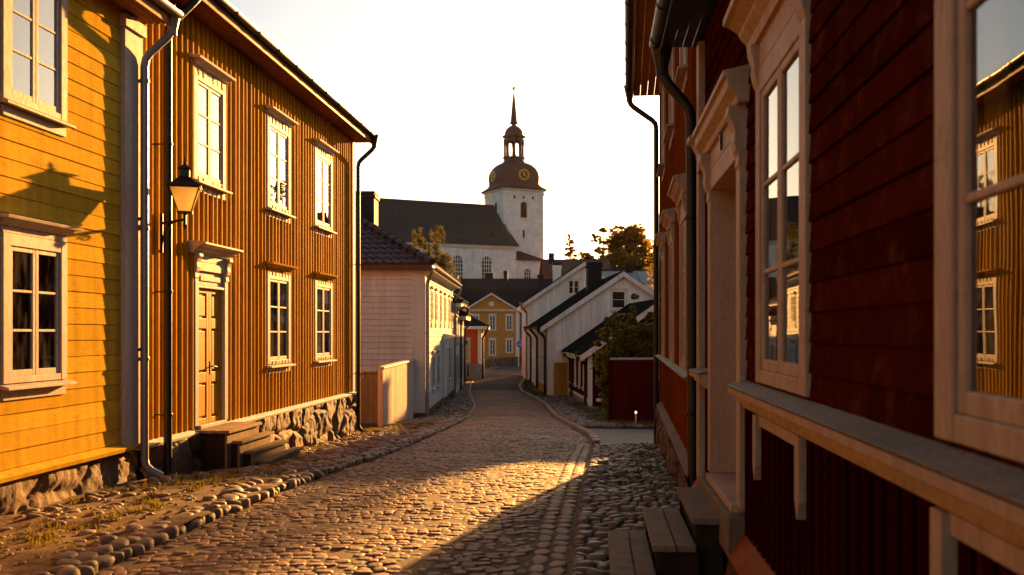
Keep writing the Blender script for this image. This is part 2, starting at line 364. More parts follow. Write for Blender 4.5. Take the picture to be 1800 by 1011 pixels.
class House:
    def __init__(s,name,label,loc,deg,W,D,zb,group=None,cat='house'):
        s.W,s.D,s.zb=W,D,zb
        s.root=empty(name,(loc[0],loc[1],zb),R(deg),label,cat,group)
    def T(s,side):
        W,D=s.W,s.D
        return {'front':lambda u,d,z:(u,-d,z),'right':lambda u,d,z:(W+d,u,z),'left':lambda u,d,z:(-d,D-u,z),'back':lambda u,d,z:(W-u,D+d,z)}[side]
    def mb(s,side=None): return MB(s.T(side) if side else None)
    def part(s,name,mb,mat,parent=None,**k):
        return mb.build(name,mat,parent or s.root,zb=s.zb,**k)
    def window(s,side,u0,u1,z0,z1,trim,gl,cols=2,rows=3,cw=.11,hood='cornice',sill=True,hole=True,curtain=False,cd=.036,far=False,pull=.0,hoodh=.13,bevel=.004,hmat=None,hx=.09,hp=.13,smat=None):
        T=s.T(side); m=MB(T); t=.05
        # casing boards
        m.box(u0,u0+cw,0,cd,z0,z1); m.box(u1-cw,u1,0,cd,z0,z1); m.box(u0+cw,u1-cw,.002,cd-.003,z1-cw,z1); m.box(u0+cw,u1-cw,.002,cd-.003,z0,z0+cw*.55)
        a,b,c,e=u0+cw,u1-cw,z0+cw*.55,z1-cw
        dg=.004 if hole else .036
        if not hole: cd=max(cd,.062)
        if hole:   # reveal
            m.box(a-.01,a+.012,-.06,.004,c,e); m.box(b-.012,b+.01,-.06,.004,c,e)
        fr=dg+(.016 if hole else .010); bk=dg-(.02 if hole else .0)
        st=.045 if not far else .05
        if cols==2:
            mid=(a+b)/2; sash=[(a+.012,mid-.004),(mid+.004,b-.012)]
        else: sash=[(a+.012,b-.012)]
        panes=[]
        for (p,q) in sash:
            m.box(p,p+st,bk,fr,c,e); m.box(q-st,q,bk,fr,c,e); m.box(p+st,q-st,bk+.001,fr-.001,c,c+st*1.3); m.box(p+st,q-st,bk+.001,fr-.001,e-st,e)
            ip,iq,ic,ie=p+st,q-st,c+st*1.3,e-st
            for k in range(1,rows):
                z=ic+(ie-ic)*k/rows; m.box(ip,iq,dg-.012 if hole else dg-.002,fr-.003,z-.012,z+.012)
            panes.append((ip,iq,ic,ie))
        w=s.part('window',m,trim,bevel=bevel if not far else 0)
        pm=MB(T)
        for (ip,iq,ic,ie) in panes:
            k=random.uniform(-.0005,.0005); k2=random.uniform(-.0006,.0006)
            pm.face((ip-.004,dg+k,ic-.004),(iq+.004,dg-k,ic-.004),(iq+.004,dg-k+k2,ie+.004),(ip-.004,dg+k+k2,ie+.004))
        s.part('pane',pm,gl,w)
        if hole:
            rm=MB(T); D=.7
            rm.face((a-.3,-D,c-.3),(b+.3,-D,c-.3),(b+.3,-D,e+.3),(a-.3,-D,e+.3))
            for A,B in (((a-.3,c-.3),(b+.3,c-.3)),((b+.3,c-.3),(b+.3,e+.3)),((b+.3,e+.3),(a-.3,e+.3)),((a-.3,e+.3),(a-.3,c-.3))):
                rm.face((A[0],-.06,A[1]),(B[0],-.06,B[1]),(B[0],-D,B[1]),(A[0],-D,A[1]))
            s.part('room_lining',rm,M['room'],w)
            if curtain:
                for sg,(x0,x1) in enumerate(((a+.0,a+(b-a)*(.5-pull)),(a+(b-a)*(.5+pull),b))):
                    cm=MB(T); n=28; prev=None
                    cols_=[]
                    for i in range(n+1):
                        u=x0+(x1-x0)*i/n; d=-.034+.009*math.sin(i*1.9+sg)+.003*math.sin(i*4.1); cols_.append(cm.p((u,d,c-.05),(u,d,e+.02)))
                    for i,j in zip(cols_,cols_[1:]): cm.f.append((i,j,j+1,i+1))
                    s.part('curtain',cm,M['curtain'],w,smooth=True)
        if sill:
            sm=MB(T); sm.prism([(0,z0-.004),(hp*.8,z0-.03),(hp*.8,z0-.055),(0,z0-.045)],u0-.04,u1+.04,lambda u,d,z:(u,d,z))
            sm.box(u0+.01,u1-.01,0,cd*.8,z0-.15,z0-.057)
            s.part('sill',sm,smat or trim,w,bevel=0 if far else .003)
        if hood:
            hm=MB(T); h=hoodh
            if hood=='cornice':
                hm.box(u0,u1,0,cd-.004,z1+.002,z1+h)
                hm.prism([(0,z1+h*.55),(cd+.02,z1+h*.55),(cd+.045,z1+h*.8),(hp*.8,z1+h),(0,z1+h)],u0-.03,u1+.03,lambda u,d,z:(u,d,z))
                hm.prism([(0,z1+h),(hp,z1+h),(hp+.01,z1+h+.028),(0,z1+h+.055)],u0-hx,u1+hx,lambda u,d,z:(u,d,z))
            elif hood=='plain':
                hm.box(u0-.03,u1+.03,0,cd+.03,z1+.002,z1+h)
            elif hood=='big':   # moulded cornice on scrolled consoles
                hm.box(u0,u1,0,cd-.004,z1+.002,z1+h*.45)
                hm.prism([(0,z1+h*.40),(cd+.02,z1+h*.40),(cd+.03,z1+h*.5),(cd+.03,z1+h*.55),(cd+.07,z1+h*.68),(cd+.075,z1+h*.74),(hp*.85,z1+h*.86),(hp,z1+h*.88),(hp,z1+h),(0,z1+h+.03)],u0-hx,u1+hx,lambda u,d,z:(u,d,z))
            s.part('hood',hm,hmat or trim,w,bevel=0 if far else .003)
            if hood=='big':
                for x in (u0-.01,u1-cw+.02):
                    cm=MB(T)
                    cm.prism([(0,z1+h*.4),(cd+.04,z1+h*.4),(cd+.042,z1+h*.28),(cd+.022,z1+h*.08),(cd+.026,z1),(cd+.014,z1-.06),(cd+.002,z1-.09),(0,z1-.12)],x,x+cw-.01,lambda u,d,z:(u,d,z))
                    s.part('console',cm,trim,w,bevel=.004)
        return w
    def gutter(s,side,u0,u1,d,z,mat,r=.065,name='gutter'):
        m=MB(s.T(side)); pr=[]
        for k in range(9): t=math.pi+math.pi*k/8; pr.append((r*math.cos(t),r*math.sin(t)))
        pr+=[(q[0]*.86,q[1]*.86) for q in reversed(pr)]
        m.prism(pr,u0,u1,lambda u,dd,zz:(u,d+dd,z+zz))
        for i in range(int(abs(u1-u0)/.9)+1):    # hooks
            u=u0+.2+i*.9
            if u<u1: m.prism([(q[0]*1.12,q[1]*1.12) for q in pr[:9]]+[(q[0]*1.02,q[1]*1.02) for q in reversed(pr[:9])],u,u+.022,lambda a,dd,zz:(a,d+dd,z+zz))
        return s.part(name,m,mat,smooth=False)
    def pipe(s,side,path,mat,r=.048,hopper=True,rings=(),shoe=True,seg=14):
        m=MB(s.T(side)); 
        pts=[path[0]]
        for i in range(1,len(path)-1):     # soften the bends
            a,b,c=Vector(path[i-1]),Vector(path[i]),Vector(path[i+1]); k=min(.09,(a-b).length*.4,(c-b).length*.4)
            p1=b+(a-b).normalized()*k; p2=b+(c-b).normalized()*k
            pts+= [tuple(p1),tuple((p1+p2+b*2)/4),tuple(p2)]
        pts.append(path[-1])
        m.tube(pts,r,seg)
        if hopper:
            x,d,z=path[0]; m.lathe((x,d,z-.02),[(r*1.08,-.16),(r*1.15,-.10),(r*1.9,.06),(r*2.15,.10),(r*2.2,.13),(r*1.95,.13)],14)
        for z in rings:
            x,d=path[-2][0],path[-2][1]; m.lathe((x,d,z),[(r*1.12,-.02),(r*1.18,-.012),(r*1.18,.012),(r*1.12,.02)],seg)
            m.box(x-.012,x+.012,0,d,z-.008,z+.008)
        return s.part('downpipe',m,mat,smooth=False)
def roof_plane(mb,e0,e1,t0,t1,style,pitch=.22,course=.33,amp=.035):
    """e0-e1 eave, t0-t1 top (equal for a hip end)"""
    e0,e1,t0,t1=map(Vector,(e0,e1,t0,t1)); ax=(e1-e0).normalized(); up=((t0-e0)-ax*((t0-e0).dot(ax)))
    H=up.length; up.normalize(); nrm=ax.cross(up).normalized()
    if nrm.z<0: nrm=-nrm
    L=(e1-e0).length; l0=(t0-e0).dot(ax); l1=(t1-e0).dot(ax)
    def P(u,v,n): return tuple(e0+ax*u+up*v+nrm*n)
    if style=='tile':
        step=pitch/6; nu=int(L/step)+1; rows=[]
        nv=int(H/course)+1; vs=[]
        for k in range(nv):
            v0=k*course; v1=min(H,(k+1)*course)
            vs.append((v0,.03)); vs.append((v1,.0))
        for v,o in vs:
            f=v/H; xl=l0*f; xr=L+(l1-L)*f; ids=[]
            row=[]
            for i in range(nu+1):
                u=min(max(i*step,xl),xr); ph=(i*step/pitch)%1
                n=o+amp*(math.sin(2*math.pi*ph) if ph<.5 else .55*math.sin(2*math.pi*ph))+.006*noise.noise(Vector((int(i*step/pitch)*1.7,int(v/course+.01)*2.3,0)))
                row.append(P(u,v,n+.05))
            rows.append(mb.p(*row))
        for a,b in zip(rows,rows[1:]):
            for i in range(nu): mb.f.append((a+i,a+i+1,b+i+1,b+i))
        # eave edge
        a=rows[0]; n=mb.p(*[P(min(i*step,L),-.01,0) for i in range(nu+1)])
        for i in range(nu): mb.f.append((n+i,n+i+1,a+i+1,a+i))
        mb.face(P(0,0,.0),P(L,0,.0),P(l1,H,.0),P(l0,H,.0))
    else:
        n=mb.p(P(0,0,0),P(L,0,0),P(l1,H,0),P(l0,H,0),P(0,0,.04),P(L,0,.04),P(l1,H,.04),P(l0,H,.04))
        for q in ((0,3,2,1),(4,5,6,7),(0,1,5,4),(1,2,6,5),(2,3,7,6),(3,0,4,7)): mb.f.append(tuple(n+i for i in q))
        if style=='seam':
            u=pitch/2
            while u<L:
                # clip vertical rib to plane
                v1=H
                if u<l0: v1=min(v1,H*u/l0)
                if u>l1 and L>l1: v1=min(v1,H*(L-u)/(L-l1))
                w=.02
                n=mb.p(P(u-w,0,.04),P(u+w,0,.04),P(u+w,v1,.04),P(u-w,v1,.04),P(u-w,0,.085),P(u+w,0,.085),P(u+w,v1,.085),P(u-w,v1,.085))
                for q in ((4,5,6,7),(0,1,5,4),(1,2,6,5),(2,3,7,6),(3,0,4,7)): mb.f.append(tuple(n+i for i in q))
                u+=pitch
def gable_roof_y(h,ze,za,mat,style,oh=.35,ohg=.3,pitch=.5,trim=None,vb=.2,ridge_x=None,D=None):
    """ridge along local y, gables on front and back"""
    W=h.W; D=D or h.D; xm=ridge_x or W/2
    out=[]
    sl=(za-ze)/xm; sr=(za-ze)/(W-xm)
    m=MB(); roof_plane(m,(-oh,D+ohg,ze-sl*oh+.03),(-oh,-ohg,ze-sl*oh+.03),(xm,D+ohg,za+.03),(xm,-ohg,za+.03),style,pitch)
    roof_plane(m,(W+oh,-ohg,ze-sr*oh+.03),(W+oh,D+ohg,ze-sr*oh+.03),(xm,-ohg,za+.03),(xm,D+ohg,za+.03),style,pitch)
    if style=='tile': m.tube([(xm,-ohg,za+.08),(xm,D+ohg,za+.08)],.1,8)
    r=h.part('roof',m,mat)
    if trim:
        b=MB()
        for y in (-ohg-.03,D+ohg):
            for (xa,s_) in ((-oh,sl),(W+oh,sr)):
                z0=ze-s_*oh
                n=b.p((xa,y,z0-vb+.02),(xa,y+.03,z0-vb+.02),(xa,y+.03,z0+.06),(xa,y,z0+.06),(xm,y,za-vb+.02),(xm,y+.03,za-vb+.02),(xm,y+.03,za+.06),(xm,y,za+.06))
                for q in ((0,3,2,1),(4,5,6,7),(0,1,5,4),(1,2,6,5),(2,3,7,6),(3,0,4,7)): b.f.append(tuple(n+i for i in q))
        for (xa,s_) in ((-oh,sl),(W+oh-.03,sr)):
            b.box(xa,xa+.03,-ohg,D+ohg,ze-s_*oh-.1,ze-s_*oh+.02)
        # soffit strips
        b.face((-oh,-ohg,ze-sl*oh),(0,-ohg,ze-.0),(0,D+ohg,ze),(-oh,D+ohg,ze-sl*oh)); b.face((W+oh,-ohg,ze-sr*oh),(W,-ohg,ze),(W,D+ohg,ze),(W+oh,D+ohg,ze-sr*oh))
        b.face((0,-ohg,ze),(xm,-ohg,za),(xm,0,za),(0,0,ze)); b.face((W,-ohg,ze),(xm,-ohg,za),(xm,0,za),(W,0,ze))
        h.part('bargeboard',b,trim)
    return r
def gable_roof_x(h,ze,za,mat,style,oh=.35,ohg=.2,pitch=.22,course=.33,trim=None,soff=None,drop=0,fh=.14):
    W,D=h.W,h.D; s=(za-ze)/(D/2)
    m=MB(); zl=ze+.10
    roof_plane(m,(-ohg,-oh,zl-0*s*oh),(W+ohg,-oh,zl),(-ohg,D/2,za+.1),(W+ohg,D/2,za+.1),style,pitch,course)
    roof_plane(m,(W+ohg,D+oh,zl),(-ohg,D+oh,zl),(W+ohg,D/2,za+.1),(-ohg,D/2,za+.1),style,pitch,course)
    m.tube([(-ohg,D/2,za+.14),(W+ohg,D/2,za+.14)],.1,8)
    r=h.part('roof',m,mat)
    if soff:
        b=MB(); n=4
        for k in range(n):     # soffit boards
            y0=-oh+.02+k*(oh-.02)/n; b.box(-ohg+.02,W+ohg-.02,y0,y0+(oh-.02)/n-.005,ze-.02,ze+random.uniform(-.004,.004))
        b.box(-ohg,W+ohg,-oh-.012,-oh+.016,ze-.05,ze+fh)
        h.part('soffit',b,soff,bevel=.003); b=MB(); b.box(-ohg,W+ohg,D,D+oh,ze-.02,ze); h.part('soffit',b,soff)
    return r
def chimney(h,x0,x1,y0,y1,z0,z1,mat=None):
    m=MB(); m.box(x0,x1,y0,y1,z0,z1); m.box(x0-.05,x1+.05,y0-.05,y1+.05,z1-.16,z1-.06); m.box(x0-.03,x1+.03,y0-.03,y1+.03,z1+.002,z1+.07)
    return h.part('chimney',m,mat or M['brick'],bevel=.0)
def foundation_wall(h,side,u0,u1,z0,z1,d=.0,cell=.55,mat=None,relief=.05):
    """rough boulders: displaced grid, one face per stone through a cellular pattern"""
    m=MB(h.T(side)); st=.03; nu=int((u1-u0)/st); nz=max(4,int((z1-z0)/st)); ids=[]
    sd=random.uniform(0,50)
    for i in range(nu+1):
        for k in range(nz+1):
            u=u0+(u1-u0)*i/nu; z=z0+(z1-z0)*k/nz
            q=Vector((u/cell+sd+.25*noise.noise(Vector((u*2,z*2,1))),z/(cell*.7),sd)); q.z=0.3
            ds,ps=noise.voronoi(q); e=min(1,(ds[1]-ds[0])*5.5)
            tilt=(q.x-ps[0].x)*noise.noise(ps[0]*3.1)*.12+(q.y-ps[0].y)*noise.noise(ps[0]*5.3)*.1
            dd=relief*(e**.6)-.02+tilt*1.0+.022*noise.noise(Vector((u*7,z*7,sd)))+.012*noise.noise(Vector((u*21,z*21,sd)))+.045*noise.noise(ps[0]*7)
            m.p((u,d+dd,z))
    for i in range(nu):
        for k in range(nz):
            a=i*(nz+1)+k; m.f.append((a,a+nz+1,a+nz+2,a+1))
    return h.part('foundation',m,mat or M['found'],smooth=True)
SE1,SE2=6.15,5.5
TS=[(5.2,56,9.3,2.4),(8.5,62,10.0,2.8)]
TAZ,TEL=.21,.196
SUNE,SKYE,EXPO,DUST=5.0,.05,2.32,1.5
TINT=(.74,.685,.64)
HAZE,HAZEA=.000015,.5
TN=800

# ================================================================== LEFT: yellow clapboard house
def door(h,side,u0,u1,z0,z1,cw,casemat,leafmat,double=True,rev=.12,hood=True,hoodh=.3,hp=.2,hx=.1,transom=0):
    T=h.T(side); m=MB(T); cd=.05
    m.box(u0,u0+cw,-rev,cd,z0,z1); m.box(u1-cw,u1,-rev,cd,z0,z1); m.box(u0+cw,u1-cw,-rev,cd-.004,z1-cw,z1)
    m.box(u0+cw,u1-cw,-rev-.02,cd+.03,z0-.05,z0)
    w=h.part('door',m,casemat,bevel=.005)
    a,b,c,e=u0+cw,u1-cw,z0+.003,z1-cw
    if transom:
        t=MB(T); t.box(a,b,-rev+.005,.01,e-transom,e); t.prism([(-.01,e-transom-.03),(.045,e-transom-.03),(.045,e-transom),(-.01,e-transom+.03)],a,b,lambda u,d,z:(u,d,z)); t.box(a+.12,b-.12,.01,.028,e-transom+.07,e-.06)
        h.part('transom_panel',t,casemat,w,bevel=.004); e-=transom+.03
    leaves=[(a,(a+b)/2-.002),((a+b)/2+.002,b)] if double else [(a,b)]
    for i,(p,q) in enumerate(leaves):
        l=MB(T); l.box(p,q,-rev-.01,-rev+.012,c,e)
        s=.085; zs=[c,c+(e-c)*.34,c+(e-c)*.74,e]
        l.box(p,p+s,-rev+.008,-rev+.035,c,e); l.box(q-s,q,-rev+.008,-rev+.035,c,e)
        for k,z in enumerate(zs):
            hh=.07; l.box(p+s,q-s,-rev+.008,-rev+.034,max(c,z-hh),min(e,z+hh))
        for z,zz in zip(zs,zs[1:]):
            l.box(p+s+.035,q-s-.035,-rev+.01,-rev+.027,z+hh+.035,zz-hh-.035)
        lf=h.part('door_leaf',l,leafmat,w,bevel=.006)
        if i==len(leaves)-1:
            k=MB(T); x=p+.05; zz=c+(e-c)*.42
            k.box(x-.02,x+.02,-rev+.03,-rev+.042,zz-.11,zz+.07); k.tube([(x,-rev+.03,zz),(x,-rev+.09,zz),(x+.10,-rev+.09,zz-.01)],.009,8)
            h.part('handle',k,M['blackp'],w)
        else:
            k=MB(T)
            for zz in (c+.25,e-.3): k.tube([(p+.004,-rev+.04,zz),(p+.004,-rev+.04,zz+.11)],.012,8)
            h.part('hinge',k,M['blackp'],w)
    if hood:
        k=MB(T); H=hoodh; z=z1
        k.box(u0,u1,0,cd-.004,z+.002,z+H*.5)
        k.prism([(0,z+H*.42),(cd+.02,z+H*.42),(cd+.03,z+H*.5),(cd+.03,z+H*.55),(cd+.08,z+H*.68),(cd+.085,z+H*.75),(hp*.85,z+H*.87),(hp,z+H*.89),(hp,z+H),(0,z+H+.035)],u0-hx,u1+hx,lambda u,d,zz:(u,d,zz))
        h.part('hood',k,casemat,w,bevel=.004)
        for x in (u0-.02,u1-cw+.02):
            k=MB(T)
            k.prism([(0,z+H*.42),(cd+.065,z+H*.42),(cd+.07,z+H*.26),(cd+.045,z+.03),(cd+.03,z-.02),(cd+.034,z-.08),(cd+.024,z-.13),(cd+.006,z-.16),(cd+.010,z-.22),(0,z-.30)],x,x+cw,lambda u,d,zz:(u,d,zz))
            h.part('console',k,casemat,w,bevel=.004)
    return w

H1=House('clapboard_house','bright yellow house with horizontal boards and pale window frames, nearest on the sunlit side',(-5.3,-3),90,14.12,7,-1.62)
ops=[];wins=[]
for yc in (9.0,6.0,3.0,0.0):
    u=yc+3; wins.append(u); ops+=[(u-.54+.05,u+.54-.05,-.43,.86),(u-.54+.05,u+.54-.05,2.13,3.42)]
m=H1.mb('front'); backing(m,0,14.12,-1.32,3.62,ops); lap(m,0,13.72,-1.235,3.58,ops,p=.165,t=.013,gap=.007,L=4.2)
H1.part('wall',m,M['yellow'])
m=H1.mb('right'); backing(m,0,7,-1.32,3.62,gable=(3.5,5.4)); lap(m,.0,7,-1.28,3.6,p=.165,gable=(3.5,5.4)); H1.part('wall',m,M['yellow'])
m=H1.mb('left'); backing(m,0,7,-1.32,3.62,gable=(3.5,5.4)); lap(m,.0,7,-1.28,3.6,p=.165,gable=(3.5,5.4)); H1.part('wall',m,M['yellow'])
m=H1.mb('back'); backing(m,0,14.12,-1.32,3.62); H1.part('wall',m,M['yellow'])
for u in wins:
    H1.window('front',u-.54,u+.54,-.46,.90,M['trim'],M['lglass'],rows=3,curtain=True,pull=.12,hx=.1,hp=.14,hoodh=.12)
    H1.window('front',u-.54,u+.54,2.10,3.45,M['trim'],M['glass'],rows=3,curtain=True,pull=.30,hood='plain',hoodh=.10)
m=H1.mb('front'); m.box(13.71,14.15,0,.06,-1.285,3.5); m.box(13.67,14.19,0,.09,3.42,3.56)
m.box(14.12,14.16,-.3,0,-1.285,3.58)
H1.part('corner_board',m,M['trim'],bevel=.005)
m=H1.mb('front'); m.prism([(0,-1.33),(.075,-1.33),(.085,-1.285),(0,-1.235)],-.03,14.2,lambda u,d,z:(u,d,z)); H1.part('water_board',m,M['yellow'],bevel=.004)
foundation_wall(H1,'front',0,14.1,-1.95,-1.325,d=.0,cell=1.0,relief=.055)
foundation_wall(H1,'right',0,7,-1.95,-1.37,d=-.02,cell=.8)
m=MB(); m.box(.06,14.06,.10,6.9,-1.9,-1.33); H1.part('foundation',m,M['mortar'])
gable_roof_x(H1,3.62,5.6,M['tile'],'tile',oh=.36,ohg=.12,soff=M['soffo'])
H1.gutter('front',-.2,14.3,.42,3.74,M['grey'])
H1.pipe('front',[(14.27,.36,3.66),(14.27,.35,3.50),(14.07,.115,3.16),(14.07,.115,-1.55),(14.12,.30,-1.66)],M['grey'],r=.047,rings=(2.9,1.2,-.3))
m=H1.mb('front')
for z in (1.2,-.3): m.box(14.02,14.12,.0,.11,z+.1,z+.125)
H1.part('bracket',m,M['blackp'])

# ================================================================== LEFT: ochre batten house
H2=House('batten_house','tall ochre house of vertical battens with double front door and three upper windows',(-5.37,11.2),90,10.44,8,-2.15)
W3=[(1.66,2.80),(4.64,5.86),(7.40,8.64)]
ops=[(a+.05,b-.05,2.11,3.47) for a,b in W3]+[(a+.05,b-.05,-.47,.95) for a,b in W3[1:]]+[(1.70,2.78,-1.3,1.0)]
m=H2.mb('front'); backing(m,0,10.44,-1.32,4.25,ops); batten(m,.16,10.3,-1.285,4.2,ops,p=.172,w=.06,t=.036)
H2.part('wall',m,M['ochre'])
m=H2.mb('right'); backing(m,0,8,-1.32,4.25,gable=(4,6.6)); batten(m,.1,7.9,-1.3,4.2,p=.172,gable=(4,6.6)); H2.part('wall',m,M['ochre'])
m=H2.mb('left'); backing(m,0,8,-1.32,4.25,gable=(4,6.6)); batten(m,.1,7.9,-1.3,4.2,p=.172,gable=(4,6.6)); H2.part('wall',m,M['ochre'])
m=H2.mb('back'); backing(m,0,10.44,-1.32,4.25); H2.part('wall',m,M['ochre'])
for i,(a,b) in enumerate(W3):
    H2.window('front',a,b,2.06,3.52,M['trim'],M['glass'],rows=3,curtain=True,pull=.02,hoodh=.13,hp=.15,hx=.09)
    if i: H2.window('front',a,b,-.52,1.0,M['trim'],M['lglass'],rows=3,curtain=True,pull=.1,hoodh=.12,hp=.15,hx=.09,hmat=M['ochre'])
door(H2,'front',1.66,2.84,-1.25,.96,.12,M['trim'],M['door'],rev=.035,hoodh=.24,hp=.24,hx=.12,transom=.2)
m=H2.mb('front'); m.box(0,.14,0,.05,-1.28,4.22); m.box(10.26,10.47,0,.055,-1.28,4.22); m.box(10.44,10.47,-.18,0,-1.28,4.22); H2.part('corner_board',m,M['trim'],bevel=.004)
m=H2.mb('front'); m.prism([(0,-1.37),(.095,-1.37),(.11,-1.33),(0,-1.283)],-.02,10.5,lambda u,d,z:(u,d,z)); H2.part('water_board',m,M['ltrim'],bevel=.004)
foundation_wall(H2,'front',0,10.42,-2.45,-1.36,d=.03,cell=.75,relief=.10)
foundation_wall(H2,'right',0,8,-2.6,-1.36,d=.0,cell=.75)
m=MB(); m.box(.06,10.38,.08,7.9,-2.4,-1.34); H2.part('foundation',m,M['mortar'])
gable_roof_x(H2,4.25,6.7,M['tile'],'tile',oh=.40,ohg=.18,soff=M['soffit'])
H2.gutter('front',-.02,10.66,.46,4.38,M['black'])
H2.pipe('front',[(.95,.46,4.32),(.80,.40,4.12),(.53,.17,3.72),(.53,.17,-1.82)],M['blackp'],r=.05,hopper=False,rings=(2.3,.5,-1.0))
H2.pipe('front',[(10.55,.46,4.28),(10.55,.46,4.1),(10.36,.15,3.75),(10.36,.15,-2.12),(10.42,.34,-2.2)],M['black'],r=.045,rings=(1.5,-.9))

# street lamp on the batten house wall
lx,ly,lz=-4.845,11.40,1.30
LR=empty('street_lamp',(lx,ly,lz),R(20),'black wall lantern with amber glass on a scrolled iron bracket','lamp')
def lampart(name,m,mat,parent=None,**k): return m.build(name,mat,parent or LR,**k)
m=MB(); br=Matrix.Rotation(-R(20),4,'Z')
def wl(x,y,z): return tuple(br@Vector((x-lx,y-ly,z-lz)))
e=Vector((-5.31,11.80,1.34)); t=Vector((lx,ly,1.34))
def at(k,z): q=e.lerp(t,k); return wl(q.x,q.y,z)
m.tube([at(0,1.34),at(1.0,1.34)],.017,8)
m.tube([at(0,1.46),at(0,.98)],.022,8)
sc=[at(.02+.42*(1-math.cos(a)),1.02+.30*math.sin(a)) for a in [k*math.pi/2/8 for k in range(9)]]
m.tube(sc,.011,6)
for (k0,z0,r0) in ((.18,1.22,.07),(.30,1.26,.05),(.75,1.29,.035)):
    m.tube([at(k0+(r0*(1-j/22))*math.cos(j*.55)/.6,z0+(r0*(1-j/22))*math.sin(j*.55)) for j in range(18)],.007,6)
m.tube([at(1,1.28),at(1,1.41)],.020,8); m.lathe((0,0,1.25-lz),[(.004,-.03),(.02,0),(.028,.02),(.012,.04)],10)
lampart('bracket',m,M['blackp'])
def ring(m,w0,z0,w1,z1): m.lathe((0,0,0),[(w0,z0),(w1,z1)],4,60,0)
zb,zt=.13,.40; wb,wt=.075,.165
m=MB()
for sx in (-1,1):
    for sy in (-1,1): m.tube([(sx*wb,sy*wb,zb),(sx*wt,sy*wt,zt)],.008,6)
m.box(-wb-.012,wb+.012,-wb-.012,wb+.012,zb-.018,zb); m.box(-wt-.012,wt+.012,-wt-.012,wt+.012,zt,zt+.014)
lampart('lantern_frame',m,M['blackp'])
for k in range(4):
    m=MB(); a=k*math.pi/2
    def rt(x,y,z): return (x*math.cos(a)-y*math.sin(a),x*math.sin(a)+y*math.cos(a),z)
    m.face(rt(-wb,-wb,zb),rt(wb,-wb,zb),rt(wt,-wt,zt),rt(-wt,-wt,zt)); lampart('pane',m,M['lampglass'])
m=MB()
def pyr(m,prof):
    prev=None
    for w,z in prof:
        n=m.p((-w,-w,z),(w,-w,z),(w,w,z),(-w,w,z))
        if prev is not None:
            for k in range(4): m.f.append((prev+k,prev+(k+1)%4,n+(k+1)%4,n+k))
        prev=n
    m.f.append((prev,prev+1,prev+2,prev+3))
pyr(m,[(wt+.025,zt+.012),(wt+.027,zt+.024),(.12,zt+.08),(.065,zt+.135),(.055,zt+.14),(.055,zt+.225),(.085,zt+.23),(.06,zt+.255),(.02,zt+.285),(.012,zt+.29)])
m.lathe((0,0,zt+.29),[(.012,-.005),(.02,.012),(.02,.022),(.007,.035),(.014,.05),(.004,.085),(.001,.10)],8)
lampart('roof_cap',m,M['blackp'],bevel=.002)
m=MB(); m.tube([(0,0,zb),(0,0,zb+.10)],.012,8); m.lathe((0,0,zb+.10),[(.014,0),(.03,.03),(.03,.06),(.01,.085)],10); lampart('burner',m,M['blackp'])

# wooden steps at the batten house door
def steps(name,label,cat,treads,base,mat,axis,wall,rmat=None,smat=None):
    """treads: (top z, outer x, near y, far y) going down from the wall"""
    x0=wall; st=empty(name,(treads[-1][1],(treads[0][2]+treads[0][3])/2,base),0,label,cat); ox,oy=st.location.x,st.location.y
    sgn=1 if treads[-1][1]>wall else -1
    prev=wall
    for i,(z,xo,yn,yf) in enumerate(treads):
        m=MB(); xi=prev-sgn*.0
        n=2 if abs(xo-xi)>.2 else 1
        if i==0 and abs(xo-xi)>.35: n=3
        for k in range(n):
            a=xi+(xo-xi)*k/n; b=xi+(xo-xi)*(k+1)/n
            a,b=min(a,b)+.004,max(a,b)-.004
            if k==n-1: a,b=(a,b+.025) if sgn>0 else (a-.025,b)
            m.box(a-ox,b-ox,yn-oy-.02+random.uniform(-.008,.008),yf-oy+.02+random.uniform(-.008,.008),z-.04-base,z-base+random.uniform(-.002,.002))
        m.build('tread',mat,st,bevel=.005)
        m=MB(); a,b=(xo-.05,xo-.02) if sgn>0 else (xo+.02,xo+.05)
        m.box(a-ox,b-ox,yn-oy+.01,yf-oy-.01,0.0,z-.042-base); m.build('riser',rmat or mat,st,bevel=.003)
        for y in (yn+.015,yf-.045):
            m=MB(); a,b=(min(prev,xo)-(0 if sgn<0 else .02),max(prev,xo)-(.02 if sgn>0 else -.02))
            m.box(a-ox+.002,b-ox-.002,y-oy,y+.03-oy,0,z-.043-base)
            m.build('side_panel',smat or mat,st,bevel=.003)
        prev=xo
    return st
steps('wooden_steps','weathered plank steps, four treads deep, below the ochre double door','steps',[(-1.30,-4.87,12.86,14.13),(-1.45,-4.75,13.0,14.32),(-1.60,-4.61,13.12,14.56),(-1.74,-4.47,13.24,14.85)],-1.93,M['stepl'],'x',-5.33,smat=M['step_shade'])

# ================================================================== RIGHT: dark red house (camera side)
H3=House('dark_red_house','very dark red board house with cream ledge and deep doorway, nearest on the shaded side',(.9,8.5),-90,14,7,-1.68)
wy=[(4.25,5.56),(1.35,2.66),(-1.6,-.3),(-4.6,-3.3)]; W=[(8.5-b,8.5-a) for a,b in wy]
D3=(8.5-7.72,8.5-6.02)
ops=[(a+.06,b-.06,-.22,1.36) for a,b in W]+[(D3[0]+.05,D3[1]-.05,-1.15,1.18)]
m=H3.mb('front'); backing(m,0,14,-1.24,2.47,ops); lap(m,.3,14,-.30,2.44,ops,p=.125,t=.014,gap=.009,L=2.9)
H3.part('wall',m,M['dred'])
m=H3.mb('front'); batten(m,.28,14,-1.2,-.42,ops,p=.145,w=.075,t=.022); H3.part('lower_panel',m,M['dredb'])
m=H3.mb('left'); backing(m,0,7,-1.24,2.47,gable=(3.5,4.6)); lap(m,0,7,-1.2,2.44,p=.125,gable=(3.5,4.6)); H3.part('wall',m,M['dred'])
